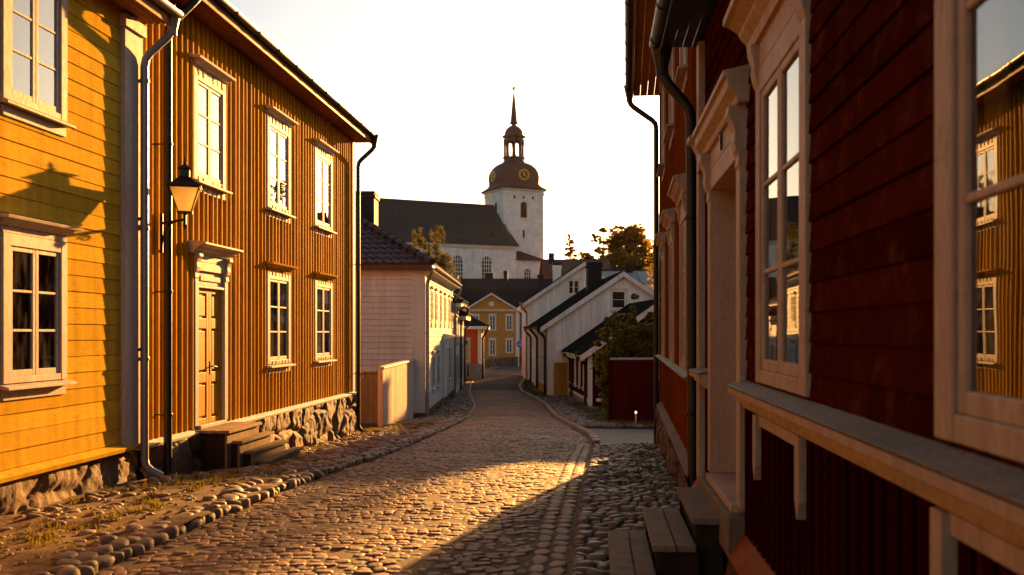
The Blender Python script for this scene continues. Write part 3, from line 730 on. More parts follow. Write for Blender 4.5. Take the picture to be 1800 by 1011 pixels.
m=H3.mb('right'); backing(m,0,7,-1.24,2.47,gable=(3.5,4.6)); H3.part('wall',m,M['dred'])
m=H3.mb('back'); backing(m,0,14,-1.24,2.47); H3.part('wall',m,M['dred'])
for a,b in W:
    H3.window('front',a,b,-.27,1.42,M['trimr'],M['nglass'],rows=3,cw=.13,curtain=True,pull=.33,hood='big',hoodh=.34,hp=.19,hx=.12,cd=.03,sill=False,bevel=.006)
dr=door(H3,'front',D3[0],D3[1],-1.05,1.22,.15,M['trimr'],M['door'],rev=.26,hoodh=.32,hp=.16,hx=.10)
t=bpy.data.curves.new('house_number','FONT'); t.body='3'; t.size=.15; t.extrude=.008; t.align_x='CENTER'
tmp=bpy.data.objects.new('tmp',t); C.objects.link(tmp); bpy.context.view_layer.update(); nm=bpy.data.meshes.new_from_object(tmp.evaluated_get(bpy.context.evaluated_depsgraph_get())); bpy.data.objects.remove(tmp); to=bpy.data.objects.new('house_number',nm); C.objects.link(to); to.parent=dr; to.rotation_euler=(R(90),0,0); to.location=((D3[0]+D3[1])/2,-.056,1.245+1.68); nm.materials.append(M['blackp'])
m=H3.mb('front'); m.box(-.03,.15,0,.055,-1.22,2.42); m.box(-.03,0,-.16,0,-1.22,2.42); H3.part('corner_board',m,M['trimr'],bevel=.005)
m=H3.mb('front'); m.prism([(0,1.42),(.07,1.42),(.075,1.47),(.11,1.54),(.15,1.56),(.15,1.6),(0,1.62)],.12,.34,lambda u,d,z:(u,d,z)); m.box(.16,.30,0,.07,1.32,1.42); H3.part('capital',m,M['trimr'],bevel=.004)
# moulded rail with grey weathered top and pointed brackets
for (a,b) in ((.0,D3[0]),(D3[1],14.0)):
    m=H3.mb('front'); m.prism([(0,-.44),(.035,-.44),(.04,-.405),(.075,-.40),(.08,-.37),(.115,-.36),(.12,-.325),(0,-.322)],a,b,lambda u,d,z:(u,d,z)); H3.part('moulded_rail',m,M['trimr'],bevel=.003)
    m=H3.mb('front'); m.prism([(0,-.321),(.122,-.321),(.126,-.310),(0,-.280)],a,b,lambda u,d,z:(u,d,z)); H3.part('ledge_cap',m,M['ledge'],bevel=.003)
for a,b in W:
    for u in (a+.03,b-.13):
        m=H3.mb('front'); m.prism([(u,-.445),(u+.085,-.445),(u+.085,-.72),(u+.06,-.76),(u+.0425,-.80),(u+.025,-.76),(u,-.72)],0.0,.05,lambda d,x,z:(x,d,z)); H3.part('bracket',m,M['trimr'],bevel=.004)
    m=H3.mb('front'); m.box(a+.116,b-.132,0,.03,-.50,-.445); H3.part('apron',m,M['trimr'],bevel=.003)
m=H3.mb('front'); m.prism([(0,-1.36),(.11,-1.36),(.12,-1.33),(.03,-1.19),(0,-1.19)],D3[1]-.02,14,lambda u,d,z:(u,d,z)); m.prism([(0,-1.36),(.11,-1.36),(.12,-1.33),(.03,-1.19),(0,-1.19)],0,D3[0]+.02,lambda u,d,z:(u,d,z)); H3.part('base_board',m,M['basebd'],bevel=.004)
foundation_wall(H3,'front',0,14,-1.95,-1.34,d=.02,cell=.6)
m=MB(); m.box(.06,13.9,.06,6.9,-1.9,-1.26); H3.part('foundation',m,M['mortar'])
gable_roof_x(H3,2.47,4.7,M['tiled'],'tile',oh=.34,ohg=.16,soff=M['blackp'])
H3.gutter('front',-.28,14,.38,2.52,M['blackp'],r=.06)
H3.pipe('front',[(-.26,.33,2.42),(-.26,.32,2.22),(-.26,.08,1.94),(-.26,.06,-1.55)],M['blackp'],r=.046,rings=(1.0,-.7))
m=H3.mb('front'); m.box(D3[0]-.02,D3[1]+.02,-.30,.12,-1.34,-1.10); H3.part('threshold',m,M['step'],bevel=.008)
steps('wooden_steps','grey worn wooden steps with three wide treads at the dark red doorway','steps',[(-1.18,.63,6.42,7.67),(-1.34,.375,6.34,7.67),(-1.50,.11,6.24,7.6)],-1.69,M['step'],'x',.79,rmat=M['step_shade'],smat=M['step_shade'])

# ================================================================== RIGHT: orange house beyond
H4=House('orange_house','tall orange-red house with pale ledge and stone base behind the dark red house',(1.13,17.5),-91.7,8.75,8,-2.05)
W4=[(1.0,2.1),(3.9,5.0),(6.6,7.7)]
ops=[(a+.06,b-.06,-.33,1.2) for a,b in W4]+[(a+.06,b-.06,2.67,4.0) for a,b in W4]
m=H4.mb('front'); backing(m,0,8.75,-1.18,4.2,ops); planks(m,0.0,8.75,-1.17,4.18,ops,p=.15,t=.014); H4.part('wall',m,M['orange'])
m=H4.mb('left'); backing(m,0,8,-1.18,4.2,gable=(4,6.4)); planks(m,0,8,-1.17,4.2,p=.15,t=.014,gable=(4,6.4)); H4.part('wall',m,M['orange'])
m=H4.mb('right'); backing(m,0,8,-1.18,4.2,gable=(4,6.4)); planks(m,0,8,-1.17,4.2,p=.15,t=.014,gable=(4,6.4)); H4.part('wall',m,M['orange'])
m=H4.mb('back'); backing(m,0,8.75,-1.18,4.2); H4.part('wall',m,M['orange'])
for a,b in W4:
    H4.window('front',a,b,-.38,1.26,M['trimr'],M['glass'],rows=3,curtain=True,pull=.2,hood='big',hoodh=.26,hp=.16,sill=False)
    H4.window('front',a,b,2.62,3.95,M['trimr'],M['glass'],rows=3,curtain=True,pull=.2,hood='plain',hoodh=.12,hp=.14)
m=H4.mb('front'); m.box(-.02,.12,0,.035,-1.17,4.15); m.box(-.03,0,-.14,0,-1.17,4.15); H4.part('corner_board',m,M['orange'],bevel=.004)
m=H4.mb('front'); m.prism([(0,-.46),(.05,-.46),(.06,-.42),(.11,-.41),(.115,-.39),(0,-.375)],-.02,8.75,lambda u,d,z:(u,d,z)); H4.part('ledge',m,M['ledge'],bevel=.004)
m=H4.mb('front'); m.prism([(0,-1.27),(.085,-1.27),(.095,-1.25),(0,-1.18)],-.05,8.75,lambda u,d,z:(u,d,z)); H4.part('stone_ledge',m,M['found'],bevel=.006)
foundation_wall(H4,'front',0,8.8,-2.35,-1.25,d=.04,cell=.65,relief=.07); foundation_wall(H4,'left',0,8,-2.45,-1.2,d=.03,cell=.65)
m=MB(); m.box(.04,8.7,.06,7.9,-2.3,-1.2); H4.part('foundation',m,M['mortar'])
gable_roof_x(H4,4.2,6.6,M['tile'],'tile',oh=.50,ohg=.22,soff=M['soffo'])
H4.gutter('front',-.25,8.9,.56,4.32,M['black'])
H4.pipe('front',[(-.12,.55,4.24),(-.12,.55,4.02),(-.03,.085,3.66),(-.03,.085,-1.98),(-.03,.26,-2.05)],M['black'],r=.046,rings=(1.5,-.8))

# ================================================================== GROUND
def strip(name,fl,fr,ys,nx,mat,zf,label=None,kind='structure'):
    m=MB(); rows=[]
    for y in ys:
        a,b=fl(y),fr(y); rows.append(m.p(*[(a+(b-a)*i/nx,y,zf(a+(b-a)*i/nx,y,i/nx)) for i in range(nx+1)]))
    for r0,r1 in zip(rows,rows[1:]):
        for i in range(nx): m.f.append((r0+i,r0+i+1,r1+i+1,r1+i))
    o=m.build(name,mat,smooth=True); o['kind']=kind; return o
def fr_(a,b,s):
    n=max(1,int((b-a)/s)); return [a+(b-a)*i/n for i in range(n+1)]
def hill(x,y):
    h=g(y)-.12
    h+=9.7*sstep(100,172,y)+2.2*sstep(12,40,abs(x+1))*sstep(45,110,y)*0
    return h
xs=[-900,-400,-200,-120,-80,-60,-45]+[-36+3*i for i in range(25)]+[45,60,80,120,200,400,900]
ys=[-60,-40,-20,-10]+fr_(-5,60,2.5)+fr_(64,200,4)+[230,280,350,500,800,1500]
m=MB(); rows=[]
for y in ys: rows.append(m.p(*[(x,y,hill(x,y)) for x in xs]))
for r0,r1 in zip(rows,rows[1:]):
    for i in range(len(xs)-1): m.f.append((r0+i,r0+i+1,r1+i+1,r1+i))
o=m.build('terrain',M['earth'],smooth=True); struct(o)

def crown(t): return .05*(1-(2*t-1)**2)
def road_z(x,y):
    a,b=lerp(XL,y),lerp(XR,y); t=(x-a)/(b-a); return g(y)+crown(t)+.012*noise.noise(Vector((x*.9,y*.9,0)))
strip('road_bed',lambda y:lerp(XL,y)-.1,lambda y:lerp(XR,y)+.12,fr_(-12,50,.4),14,M['joint'],lambda x,y,t:road_z(x,y)-.0075)
strip('road',lambda y:lerp(XL,y)-.1,lambda y:lerp(XR,y)+.12,fr_(49.6,96,1),14,M['farset'],lambda x,y,t:g(y)+crown(t))

def stone_dome(m,cx,cy,z,lx,ly,h,ang,seg=10,rings=((1.0,-.9),(.96,.35),(.74,.88),(.38,1.04)),sq=3.2,tilt=(0,0)):
    ca,sa=math.cos(ang),math.sin(ang); ids=[]; ph=random.uniform(0,6.28); k1=random.uniform(.03,.12)
    sgs=[]
    for k in range(seg):
        t=2*math.pi*(k+.5)/seg; c,s=math.cos(t),math.sin(t); q=(abs(c)**sq+abs(s)**sq)**(-1/sq)*(1+k1*math.sin(2*t+ph)+k1*.7*math.sin(3*t+ph*2)); sgs.append((c*q,s*q))
    for f,zz in rings:
        rr=[]
        for c,s in sgs:
            x,y=c*f*lx,s*f*ly
            rr.append((cx+x*ca-y*sa,cy+x*sa+y*ca,z+zz*h+(x*tilt[0]+y*tilt[1])))
        ids.append(m.p(*rr))
    for a,b in zip(ids,ids[1:]):
        for k in range(seg): m.f.append((a+k,a+(k+1)%seg,b+(k+1)%seg,b+k))
    m.f.append(tuple(ids[-1]+k for k in range(seg)))
random.seed(11)
m=MB(); y=2.6
while y<49.6:
    far=y>27; seg=6 if far else (8 if y>15 else 10)
    ly=random.uniform(.082,.112)*(1.15 if far else 1)
    a,b=lerp(XL,y),lerp(XR,y)
    if y<17.3: b-=.26
    x=a+random.uniform(0,.06)
    wob=random.uniform(0,9)
    while x<b-.05:
        lx=random.uniform(.075,.138)*(1.15 if far else 1)
        if x+lx>b: lx=b-x
        if lx<.05: break
        cx=x+lx/2; t=(cx-a)/(b-a)
        cy=y+.16*(1-(2*t-1)**2)+.035*noise.noise(Vector((cx*1.3,y*1.1,3)))+random.uniform(-.014,.014)
        sink=.010*noise.noise(Vector((cx*3,cy*3,5)))+random.uniform(-.006,.006)
        stone_dome(m,cx,cy,road_z(cx,cy)-.012+sink,lx/2-.004,ly/2-.002+random.uniform(-.005,.008),random.uniform(.006,.012),random.gauss(0,.07),seg,
                   rings=((1.0,-1.0),(1.0,.35),(.91,.88),(.5,1.0)) if not far else ((1,-1),(.92,.5),(.55,1.0)),tilt=(random.gauss(0,.04),random.gauss(0,.05)))
        x+=lx
    y+=ly
# channel of lengthwise stones along the right edge
for off in (.20,.07):
    y=2.6
    while y<17.2:
        L=random.uniform(.16,.30); b=lerp(XR,y)
        stone_dome(m,b-off,y+L/2,road_z(b-off,y)-.012,.063,L/2-.002,.013,random.gauss(0,.03),8,tilt=(random.gauss(0,.05),random.gauss(0,.04))); y+=L
o=m.build('road_setts',M['sett'],smooth=True); struct(o)

# left edge of rounded boulders
m=MB()
for row,(off,w) in enumerate(((.045,.066),(.175,.068),(.31,.06))):
    y=3.0
    while y<31:
        L=random.uniform(.11,.24) if row<2 else random.uniform(.10,.25)
        if row==2 and random.random()<.6: y+=L; continue
        x=lerp(XL,y)-off+random.uniform(-.03,.03); sc=1.0 if y<22 else .8
        hh=random.uniform(.026,.052)*(1.1 if row==0 else .9)*sc
        stone_dome(m,x,y+L/2,g(y)+.022+.018*row,w*random.uniform(.8,1.25),L/2-.004,hh,random.gauss(0,.22),12,rings=((1,-.8),(1.02,.1),(.95,.6),(.78,.9),(.4,1.0)),sq=random.uniform(2.3,3.6),tilt=(random.gauss(0,.16),random.gauss(0,.14)))
        y+=L*.97
y=31
while y<62:
    L=random.uniform(.3,.5); stone_dome(m,lerp(XL,y),y+L/2,g(y)-.005,.07,L/2,.05,0.1,8,sq=2.6); y+=L
o=m.build('kerb',M['kerb'],smooth=True); struct(o)
# right granite kerb starting at the side street
m=MB(); y=17.35; first=True
while y<62:
    L=random.uniform(.75,1.15); x0,x1=lerp(XR,y),lerp(XR,y+L); ang=math.atan2(x1-x0,L)
    cx,cy=(x0+x1)/2+.10,y+L/2
    stone_dome(m,cx,cy,g(cy)+.01,.075,L/2*1.0-.006,.085,-ang,16,rings=((1,-1),(1,.7),(.93,.95),(.6,1.0)),sq=9 if not first else 3.5,tilt=(0,-.065 if 15<y<33 else 0)); y+=L; first=False
o=m.build('kerb',M['kerb'],smooth=True); struct(o)

# left pavement of trodden dirt, right pavement bed, side street, verges
def bumpy(x,y,a=.03): return a*noise.noise(Vector((x*1.6,y*1.6,1)))+a*.5*noise.noise(Vector((x*5,y*5,2)))
def left_edge(y): return min(-5.6,lerp(XL,y)-2.2)
def leftz(x,y,t):
    k=min(1,max(0,(lerp(XL,y)-x)/1.9)); return g(y)+.055*(1-k)-.035*k-.07*k*sstep(10.8,12.6,y)*(1-sstep(17,22,y))+.03*sstep(0,.15,k)*(1-k)+bumpy(x,y,.035)
strip('left_pavement',left_edge,lambda y:lerp(XL,y)-.02,fr_(-12,34,.10),26,M['dirt'],leftz)
strip('left_pavement',lambda y:lerp(XL,y)-3.6,lambda y:lerp(XL,y)-.02,fr_(33.9,96,.8),10,M['dirt'],leftz)
strip('right_pavement',lambda y:lerp(XR,y)+.02,lambda y:1.6,fr_(-12,17.25,.10),16,M['joint'],lambda x,y,t:g(y)+.015+.03*t+bumpy(x,y,.02))
strip('side_street',lambda y:lerp(XR,y)-.0,lambda y:22,fr_(17.2,24.6,.4),30,M['asphalt'],lambda x,y,t:g(y)+.012+.004*t)
strip('right_verge',lambda y:lerp(XR,y)+.12,lambda y:lerp(XR,y)+4.5,fr_(24.5,96,.4),18,M['dirt'],lambda x,y,t:g(y)+.05+bumpy(x,y,.03))
random.seed(5)
m=MB(); y=2.4
while y<17.2:
    ly=random.uniform(.085,.125)
    x=lerp(XR,y)+.04
    xr=.95 if y<8.6 else 1.05
    while x<xr:
        lx=random.uniform(.075,.17)
        if random.random()>.06:
            cx,cy=x+lx/2,y+random.uniform(-.03,.03)
            t=(cx-lerp(XR,cy))/1.3
            stone_dome(m,cx,cy,g(cy)+.012+.03*t+bumpy(cx,cy,.02)+random.uniform(-.008,.012),lx/2*1.0,ly/2*random.uniform(.8,1.15),random.uniform(.022,.045),random.gauss(0,.25),10,rings=((1,-.8),(1,.1),(.93,.6),(.7,.92),(.3,1.0)),sq=2.3,tilt=(random.gauss(0,.12),random.gauss(0,.12)))
        x+=lx*.98
    y+=ly*.97
def scatter(n,fx,y0,y1,zf,s0,s1,hs):
    for _ in range(n):
        y=random.uniform(y0,y1); x=fx(y)
        s=random.uniform(s0,s1); stone_dome(m,x,y,zf(x,y),s,s*random.uniform(.5,.9),s*random.uniform(*hs),random.uniform(-1,1),8,rings=((1,-.9),(1,.1),(.86,.6),(.5,.95)),sq=2.3,tilt=(random.gauss(0,.1),random.gauss(0,.1)))
scatter(1300,lambda y:lerp(XR,y)+.25+random.random()**1.3*2.2,24.7,44,lambda x,y:g(y)+.06,.05,.10,(.3,.5))
scatter(900,lambda y:lerp(XL,y)-.1-random.random()*1.5,24,46,lambda x,y:leftz(x,y,0),.05,.10,(.3,.5))
o=m.build('pebble_paving',M['pebble'],smooth=True); struct(o)
m=MB()
scatter(150,lambda y:random.uniform(-5.25,lerp(XL,y)-.3),4,12.2,lambda x,y:leftz(x,y,0)-.004,.03,.085,(.22,.4))
scatter(55,lambda y:-5.1+abs(random.gauss(0,.22)),4,12.6,lambda x,y:leftz(x,y,0)+.0,.04,.10,(.3,.5))
scatter(700,lambda y:random.uniform(-5.2,lerp(XL,y)-.25),11.5,24,lambda x,y:leftz(x,y,0)-.004,.04,.12,(.25,.45))
scatter(900,lambda y:random.uniform(-5.2,lerp(XL,y)-.2),4,24,lambda x,y:leftz(x,y,0),.012,.035,(.3,.6))
o=m.build('loose_stones',M['kerb'],smooth=True); tag(o,'loose flat stones half sunk in the dirt pavement','stones',kind='stuff')
# grass
def grass(name,spots,label):
    m=MB()
    for (x,y,z,r,n,hh) in spots:
        for _ in range(n):
            a=random.uniform(0,6.28); d=r*math.sqrt(random.random()); bx,by=x+d*math.cos(a),y+d*math.sin(a); h=hh*random.uniform(.4,1.2); w=random.uniform(.003,.006)*(1+y/25)
            la=random.uniform(0,6.28); ll=h*random.uniform(.2,.9); ca,sa=math.cos(la),math.sin(la)
            m.face((bx-sa*w,by+ca*w,z),(bx+sa*w,by-ca*w,z),(bx+ca*ll*.4+sa*w*.7,by+sa*ll*.4-ca*w*.7,z+h*.6),(bx+ca*ll,by+sa*ll,z+h))
    o=m.build(name,M['grass']); tag(o,label,'grass',kind='stuff')
sp=[]
for _ in range(95):
    y=random.uniform(5.5,13); x=random.choice([random.gauss(-4.75,.22),random.gauss(-4.15,.3)]); 
    if x<-5.2 or x>lerp(XL,y)-.35: continue
    sp.append((x,y,leftz(x,y,0)-.01,random.uniform(.05,.16),random.randint(10,45),random.uniform(.03,.09)))
for _ in range(40):
    y=random.uniform(14.5,25); x=-5.1+abs(random.gauss(0,.35)); sp.append((x,y,leftz(x,y,0)-.01,.14,24,.07))
for _ in range(90):
    y=random.uniform(21.8,26); x=random.uniform(-5.3,-4.0); sp.append((x,y,leftz(x,y,0)-.01,.2,26,.07))
grass('grass',sp,'dry grass tufts between the stones along the sunlit houses')
sp=[]
for _ in range(90):
    y=random.uniform(7.8,17); x=.95-abs(random.gauss(0,.22)); sp.append((x,y,g(y)+.02,.12,30,.08))
for _ in range(330):
    y=random.uniform(24.8,40); x=lerp(XR,y)+random.uniform(.9,3.2); sp.append((x,y,g(y)+.04,.22,22,.10))
for _ in range(60):
    y=random.uniform(40,60); x=lerp(XR,y)+random.uniform(.3,.7); sp.append((x,y,g(y)+.04,.25,16,.14))
grass('grass',sp,'dark grass along the shaded verge and stone base')

# ================================================================== fences and small things
def fence(name,label,x0,y0,x1,y1,z0a,z0b,zt,mat,capmat,style,group=None,p=.11,zt2=None):
    L=math.hypot(x1-x0,y1-y0); rt=empty(name,(x0,y0,min(z0a,z0b)),math.atan2(y1-y0,x1-x0),label,'fence',group); zb=min(z0a,z0b)
    zt2=zt if zt2 is None else zt2
    m=MB(); u=0
    while u<L-.02:
        e=min(u+p,L); ztop=zt+(zt2-zt)*u/L; zz=z0a+(z0b-z0a)*u/L; t=.022+random.uniform(-.003,.003)
        m.box(u,e-(.008 if style=='plank' else p*.3),-t,0,zz-zb,ztop-zb-.03+random.uniform(-.006,.004)); u=e
    m.build('board_panel',mat,rt)
    m=MB()
    for f in (.22,.8):
        a=z0a+(zt-z0a)*f; b=z0b+(zt2-z0b)*f; n=m.p((0,.002,a-zb),(L,.002,b-zb),(L,.05,b-zb),(0,.05,a-zb),(0,.002,a+.09-zb),(L,.002,b+.09-zb),(L,.05,b+.09-zb),(0,.05,a+.09-zb))
        for q in ((0,3,2,1),(4,5,6,7),(0,1,5,4),(1,2,6,5),(2,3,7,6),(3,0,4,7)): m.f.append(tuple(n+i for i in q))
    m.build('rail',mat,rt)
    m=MB(); n=m.p((-.05,-.07,zt-.03-zb),(L+.02,-.07,zt2-.03-zb),(L+.02,.07,zt2-.03-zb),(-.05,.07,zt-.03-zb),(-.05,-.06,zt+.012-zb),(L+.02,-.06,zt2+.012-zb),(L+.02,.06,zt2+.03-zb),(-.05,.06,zt+.03-zb))
    for q in ((0,3,2,1),(4,5,6,7),(0,1,5,4),(1,2,6,5),(2,3,7,6),(3,0,4,7)): m.f.append(tuple(n+i for i in q))
    m.build('cap',capmat,rt)
    for u in [0.0]+fr_(0,L,2.0)[1:]:
        m=MB(); uu=min(u,L-.11); m.box(uu,uu+.11,.004,.115,0,zt+(zt2-zt)*u/L-zb-.035); m.build('post',mat,rt,bevel=.005)
    return rt
fence('picket_fence','pale cream board fence with sunlit cap beside the white house',-5.56,25.58,-5.86,31.6,-2.42,-2.75,-.90,M['fencew'],M['fencew'],'gap',p=.135,zt2=-.86)
fence('plank_fence','brown bare plank fence between ochre house and cream fence',-8.6,26.6,-5.78,26.2,-2.42,-2.42,-1.04,M['fenceb'],M['fenceb'],'plank',p=.15)
f=fence('red_fence','dark red board fence with metal cap at the side street corner',.46,28.3,4.4,26.0,-2.6,-2.45,-.74,M['sred'],M['groof'],'plank',p=.14,zt2=-.66)
fence('red_fence','dark red board fence running back behind the bush',.46,28.42,.75,33.5,-2.6,-2.8,-.78,M['sred'],M['sred'],'plank',p=.14)
# small path light
b=empty('bollard_light',(1.07,27.15,-2.55),0,'thin pale post with small white light in front of red fence','lamp')
m=MB(); m.tube([(0,0,0),(0,0,.36)],.022,8); m.build('post',M['fencew'],b)
gm,nt,out=mat_new('lit_lamp_head'); em=nt.nodes.new('ShaderNodeEmission'); em.inputs[0].default_value=(1,.8,.55,1); em.inputs[1].default_value=.35; nt.links.new(em.outputs[0],out.inputs[0])
m=MB(); m.lathe((0,0,.36),[(.026,0),(.034,.02),(.03,.055),(.01,.07)],10); m.build('lamp_head',gm,b,smooth=True)

# ================================================================== LEFT: white house with tiled hip roof
FW=dict(hole=False,far=True)
def hip_roof(h,ze,rise,oh,mat,style,pitch=.24,course=.36,trim=None,tm=.12):
    W,D=h.W,h.D; s=rise/(min(W,D)/2+oh); a=min(W,D)/2+oh; z0=ze+.06; zt=z0+rise
    if D>=W: p,q=(W/2,a-oh),(W/2,D-a+oh)
    else: p,q=(a-oh,D/2),(W-a+oh,D/2)
    m=MB(); c=[(-oh,-oh),(W+oh,-oh),(W+oh,D+oh),(-oh,D+oh)]; P=(*p,zt);Q=(*q,zt); E=[(*k,z0) for k in c]
    if D>=W: planes=[(E[0],E[1],P,P),(E[1],E[2],P,Q),(E[2],E[3],Q,Q),(E[3],E[0],Q,P)]
    else: planes=[(E[0],E[1],P,Q),(E[1],E[2],Q,Q),(E[2],E[3],Q,P),(E[3],E[0],P,P)]
    for k in planes: roof_plane(m,*k,style,pitch,course)
    for a_,b_ in ((E[0],P),(E[1],P if D>=W else Q),(E[2],Q),(E[3],Q if D>=W else P),(P,Q)):
        if style=='tile':
            A,B=Vector(a_),Vector(b_); n=max(2,int((B-A).length/.4)); 
            for i in range(n):
                p0=A.lerp(B,i/n)+Vector((0,0,.08)); p1=A.lerp(B,(i+1)/n)+Vector((0,0,.08)); m.tube([tuple(p0),tuple(p1)],[.13,.10],8)
        else: m.tube([(a_[0],a_[1],a_[2]+.05),(b_[0],b_[1],b_[2]+.05)],.05,6)
    r=h.part('roof',m,mat)
    if trim:
        b=MB(); b.box(-oh,W+oh,-oh,-oh+.03,ze-tm,z0); b.box(W+oh-.03,W+oh,-oh+.03,D+oh,ze-tm,z0); b.box(-oh,-oh+.03,-oh+.03,D+oh,ze-tm,z0)
        b.box(-oh+.03,W+oh-.03,-oh+.03,D+oh,ze-.02,ze); h.part('eaves_board',b,trim)
    return r
phi=R(4); Wd=8.0
def from_corner(cx,cy,W,deg): return (cx-W*math.cos(R(deg)),cy-W*math.sin(R(deg)))
H5=House('white_house','white board house with brown clay tile hip roof and black chimney, sunlit above',from_corner(-5.54,31.76,Wd,4),4,Wd,12.6,-2.95)
m=H5.mb('front'); backing(m,0,8,-2.6,2.1); lap(m,0,7.62,-2.55,2.05,p=.185,t=.03,gap=.022); H5.part('wall',m,M['whouse'])
m=H5.mb('right'); backing(m,0,12.6,-2.6,2.1); lap(m,.2,12.5,-2.55,2.05,p=.185,t=.022,gap=.02); H5.part('wall',m,M['whouse'])
m=H5.mb('left'); backing(m,0,12.6,-2.6,2.1); H5.part('wall',m,M['whouse']); m=H5.mb('back'); backing(m,0,8,-2.6,2.1); H5.part('wall',m,M['whouse'])
m=H5.mb('front'); m.box(7.62,8.04,0,.04,-2.6,1.9); m.box(8.0,8.045,-.25,0,-2.6,1.9); m.box(-.02,.3,0,.04,-2.6,1.9); H5.part('corner_board',m,M['whouse'])
m=H5.mb('front'); m.prism([(0,1.86),(.06,1.86),(.08,1.93),(.16,2.0),(.17,2.08),(0,2.1)],-.1,8.17,lambda u,d,z:(u,d,z)); H5.part('cornice',m,M['trim'])
m=H5.mb('right'); m.prism([(0,1.88),(.06,1.88),(.08,1.94),(.3,2.0),(.32,2.08),(0,2.1)],-.1,12.6,lambda u,d,z:(u,d,z)); H5.part('cornice',m,M['trim'])
for u in (1.0,2.6,4.2,6.2,8.2,10.4,11.8):
    H5.window('right',u-.42,u+.42,.35,1.55,M['trim'],M['fglass'],rows=3,cw=.08,hood='plain',hoodh=.07,hp=.08,**FW)
for u in (1.0,3.0,5.0,10.6):
    H5.window('right',u-.42,u+.42,-1.95,-.75,M['trim'],M['fglass'],rows=3,cw=.08,hood='cornice',hoodh=.08,hp=.10,**FW)
m=H5.mb('right'); m.box(7.3,7.45,0,.08,-2.6,-.45); m.box(8.35,8.5,0,.08,-2.6,-.45); m.box(7.45,8.35,0,.03,-2.55,-.6); m.box(7.45,8.35,.001,.08,-.6,-.45)
dd=H5.part('door',m,M['white']); m=H5.mb('right'); m.prism([(0,-.45),(.1,-.45),(.12,-.3),(.4,-.18),(.42,-.1),(0,-.02)],7.15,8.65,lambda u,d,z:(u,d,z)); H5.part('canopy',m,M['white'],dd)
foundation_wall(H5,'right',0,12.6,-3.05,-2.58,d=.02,cell=.6); foundation_wall(H5,'front',0,8,-3.0,-2.58,d=.02,cell=.6)
hip_roof(H5,2.12,2.6,.30,M['tile'],'tile',trim=M['black'],tm=.12,pitch=.27)
chimney(H5,4.3,5.75,4.2,5.2,3.2,5.1)
H5.pipe('right',[(-.12,.28,2.1),(-.12,.27,1.95),(.08,.11,1.65),(.08,.11,-2.8)],M['grey'],r=.06,rings=(0,-1.5),hopper=False)
H5.gutter('right',-.2,12.7,.36,2.14,M['grey'],r=.07)
H5.pipe('right',[(12.75,.36,2.05),(12.75,.34,1.85),(12.45,.11,1.4),(12.45,.11,-2.9)],M['grey'],r=.05,hopper=False)
def row_house(name,label,cx,cy,deg,W,D,zb,ze,wall,wins,style='seam',roofm='mroof',rise=1.4,trim='trim',cladf=None,wz=None,group=None,pipes=True):
    h=House(name,label,from_corner(cx,cy,W,deg),deg,W,D,zb,group)
    for s,l in (('front',W),('right',D),('left',D),('back',W)):
        m=h.mb(s); backing(m,0,l,zb,ze)
        if cladf and s in('front','right'): cladf(m,0,l,zb,ze)
        h.part('wall',m,M[wall])
    return h
H6=row_house('white_house','narrow white plank house with low eaves following the tiled white house',-6.45,44.55,4.4,6,4.6,-3,1.25,'white',0,cladf=lambda m,a,b,c,d:planks(m,a,b,c,d,p=.2,t=.02))
for u in (1.0,2.4,3.8):
    H6.window('right',u-.4,u+.4,-.45,.75,M['trim'],M['fglass'],rows=3,cw=.08,hood='plain',hoodh=.07,**FW)
    H6.window('right',u-.4,u+.4,-2.3,-1.15,M['trim'],M['fglass'],rows=3,cw=.08,hood='plain',hoodh=.07,**FW)
hip_roof(H6,1.27,1.7,.4,M['tile'],'tile',trim=M['white']); H6.gutter('right',-.3,4.9,.45,1.25,M['grey'],r=.07)
H6.pipe('right',[(4.7,.44,1.2),(4.7,.42,1.0),(4.5,.1,.6),(4.5,.1,-2.9)],M['black'],r=.05,hopper=False)
H7=row_house('white_house','low white house at the bend just before the orange house',-6.85,49.3,5,6,5.2,-3,.75,'white',0,cladf=lambda m,a,b,c,d:planks(m,a,b,c,d,p=.2,t=.02))
for u in (1.2,3.4): H7.window('right',u-.4,u+.4,-2.1,-.7,M['trim'],M['fglass'],rows=3,cw=.08,hood='plain',hoodh=.07,**FW)
hip_roof(H7,.77,1.5,.4,M['tile'],'tile',trim=M['white']); H7.pipe('right',[(5.0,.44,.7),(5.0,.42,.5),(4.9,.1,.2),(4.9,.1,-2.9)],M['black'],r=.05,hopper=False)
# orange-red small house
H8=row_house('orange_house','small orange-red house with grey base and dark hip roof at the street bend',-7.07,60.77,4.8,6,7,-3,.32,'orange2',0)
for u in (4.95,3.2): H8.window('front',u-.42,u+.42,-1.75,-.35,M['trim'],M['fglass'],rows=3,cw=.09,hood='plain',hoodh=.06,**FW)
for u in (1.6,4.6): H8.window('right',u-.42,u+.42,-1.75,-.35,M['trim'],M['fglass'],rows=3,cw=.09,hood='plain',hoodh=.06,**FW)
m=H8.mb('front'); m.box(5.83,6.04,0,.05,-1.9,.25); m.box(6.0,6.045,-.2,0,-1.9,.25); H8.part('corner_board',m,M['ltrim'])
m=H8.mb('front'); m.box(0,6.06,0,.06,-3,-1.92); H8.part('foundation',m,M['gfound']); m=H8.mb('right'); m.box(0,7,0,.055,-3,-1.92); H8.part('foundation',m,M['gfound'])
m=H8.mb('front'); [m.box(4.2+i*.32,4.32+i*.32,.06,.09,-2.7,-2.0) for i in range(4)]; H8.part('cellar_grille',m,M['black'])
hip_roof(H8,.34,1.75,.4,M['mroof'],'seam',pitch=.6,trim=M['ltrim']); H8.pipe('right',[(-.2,.4,.3),(-.2,.38,.1),(.0,.12,-.3),(.0,.12,-2.85)],M['black'],r=.065)

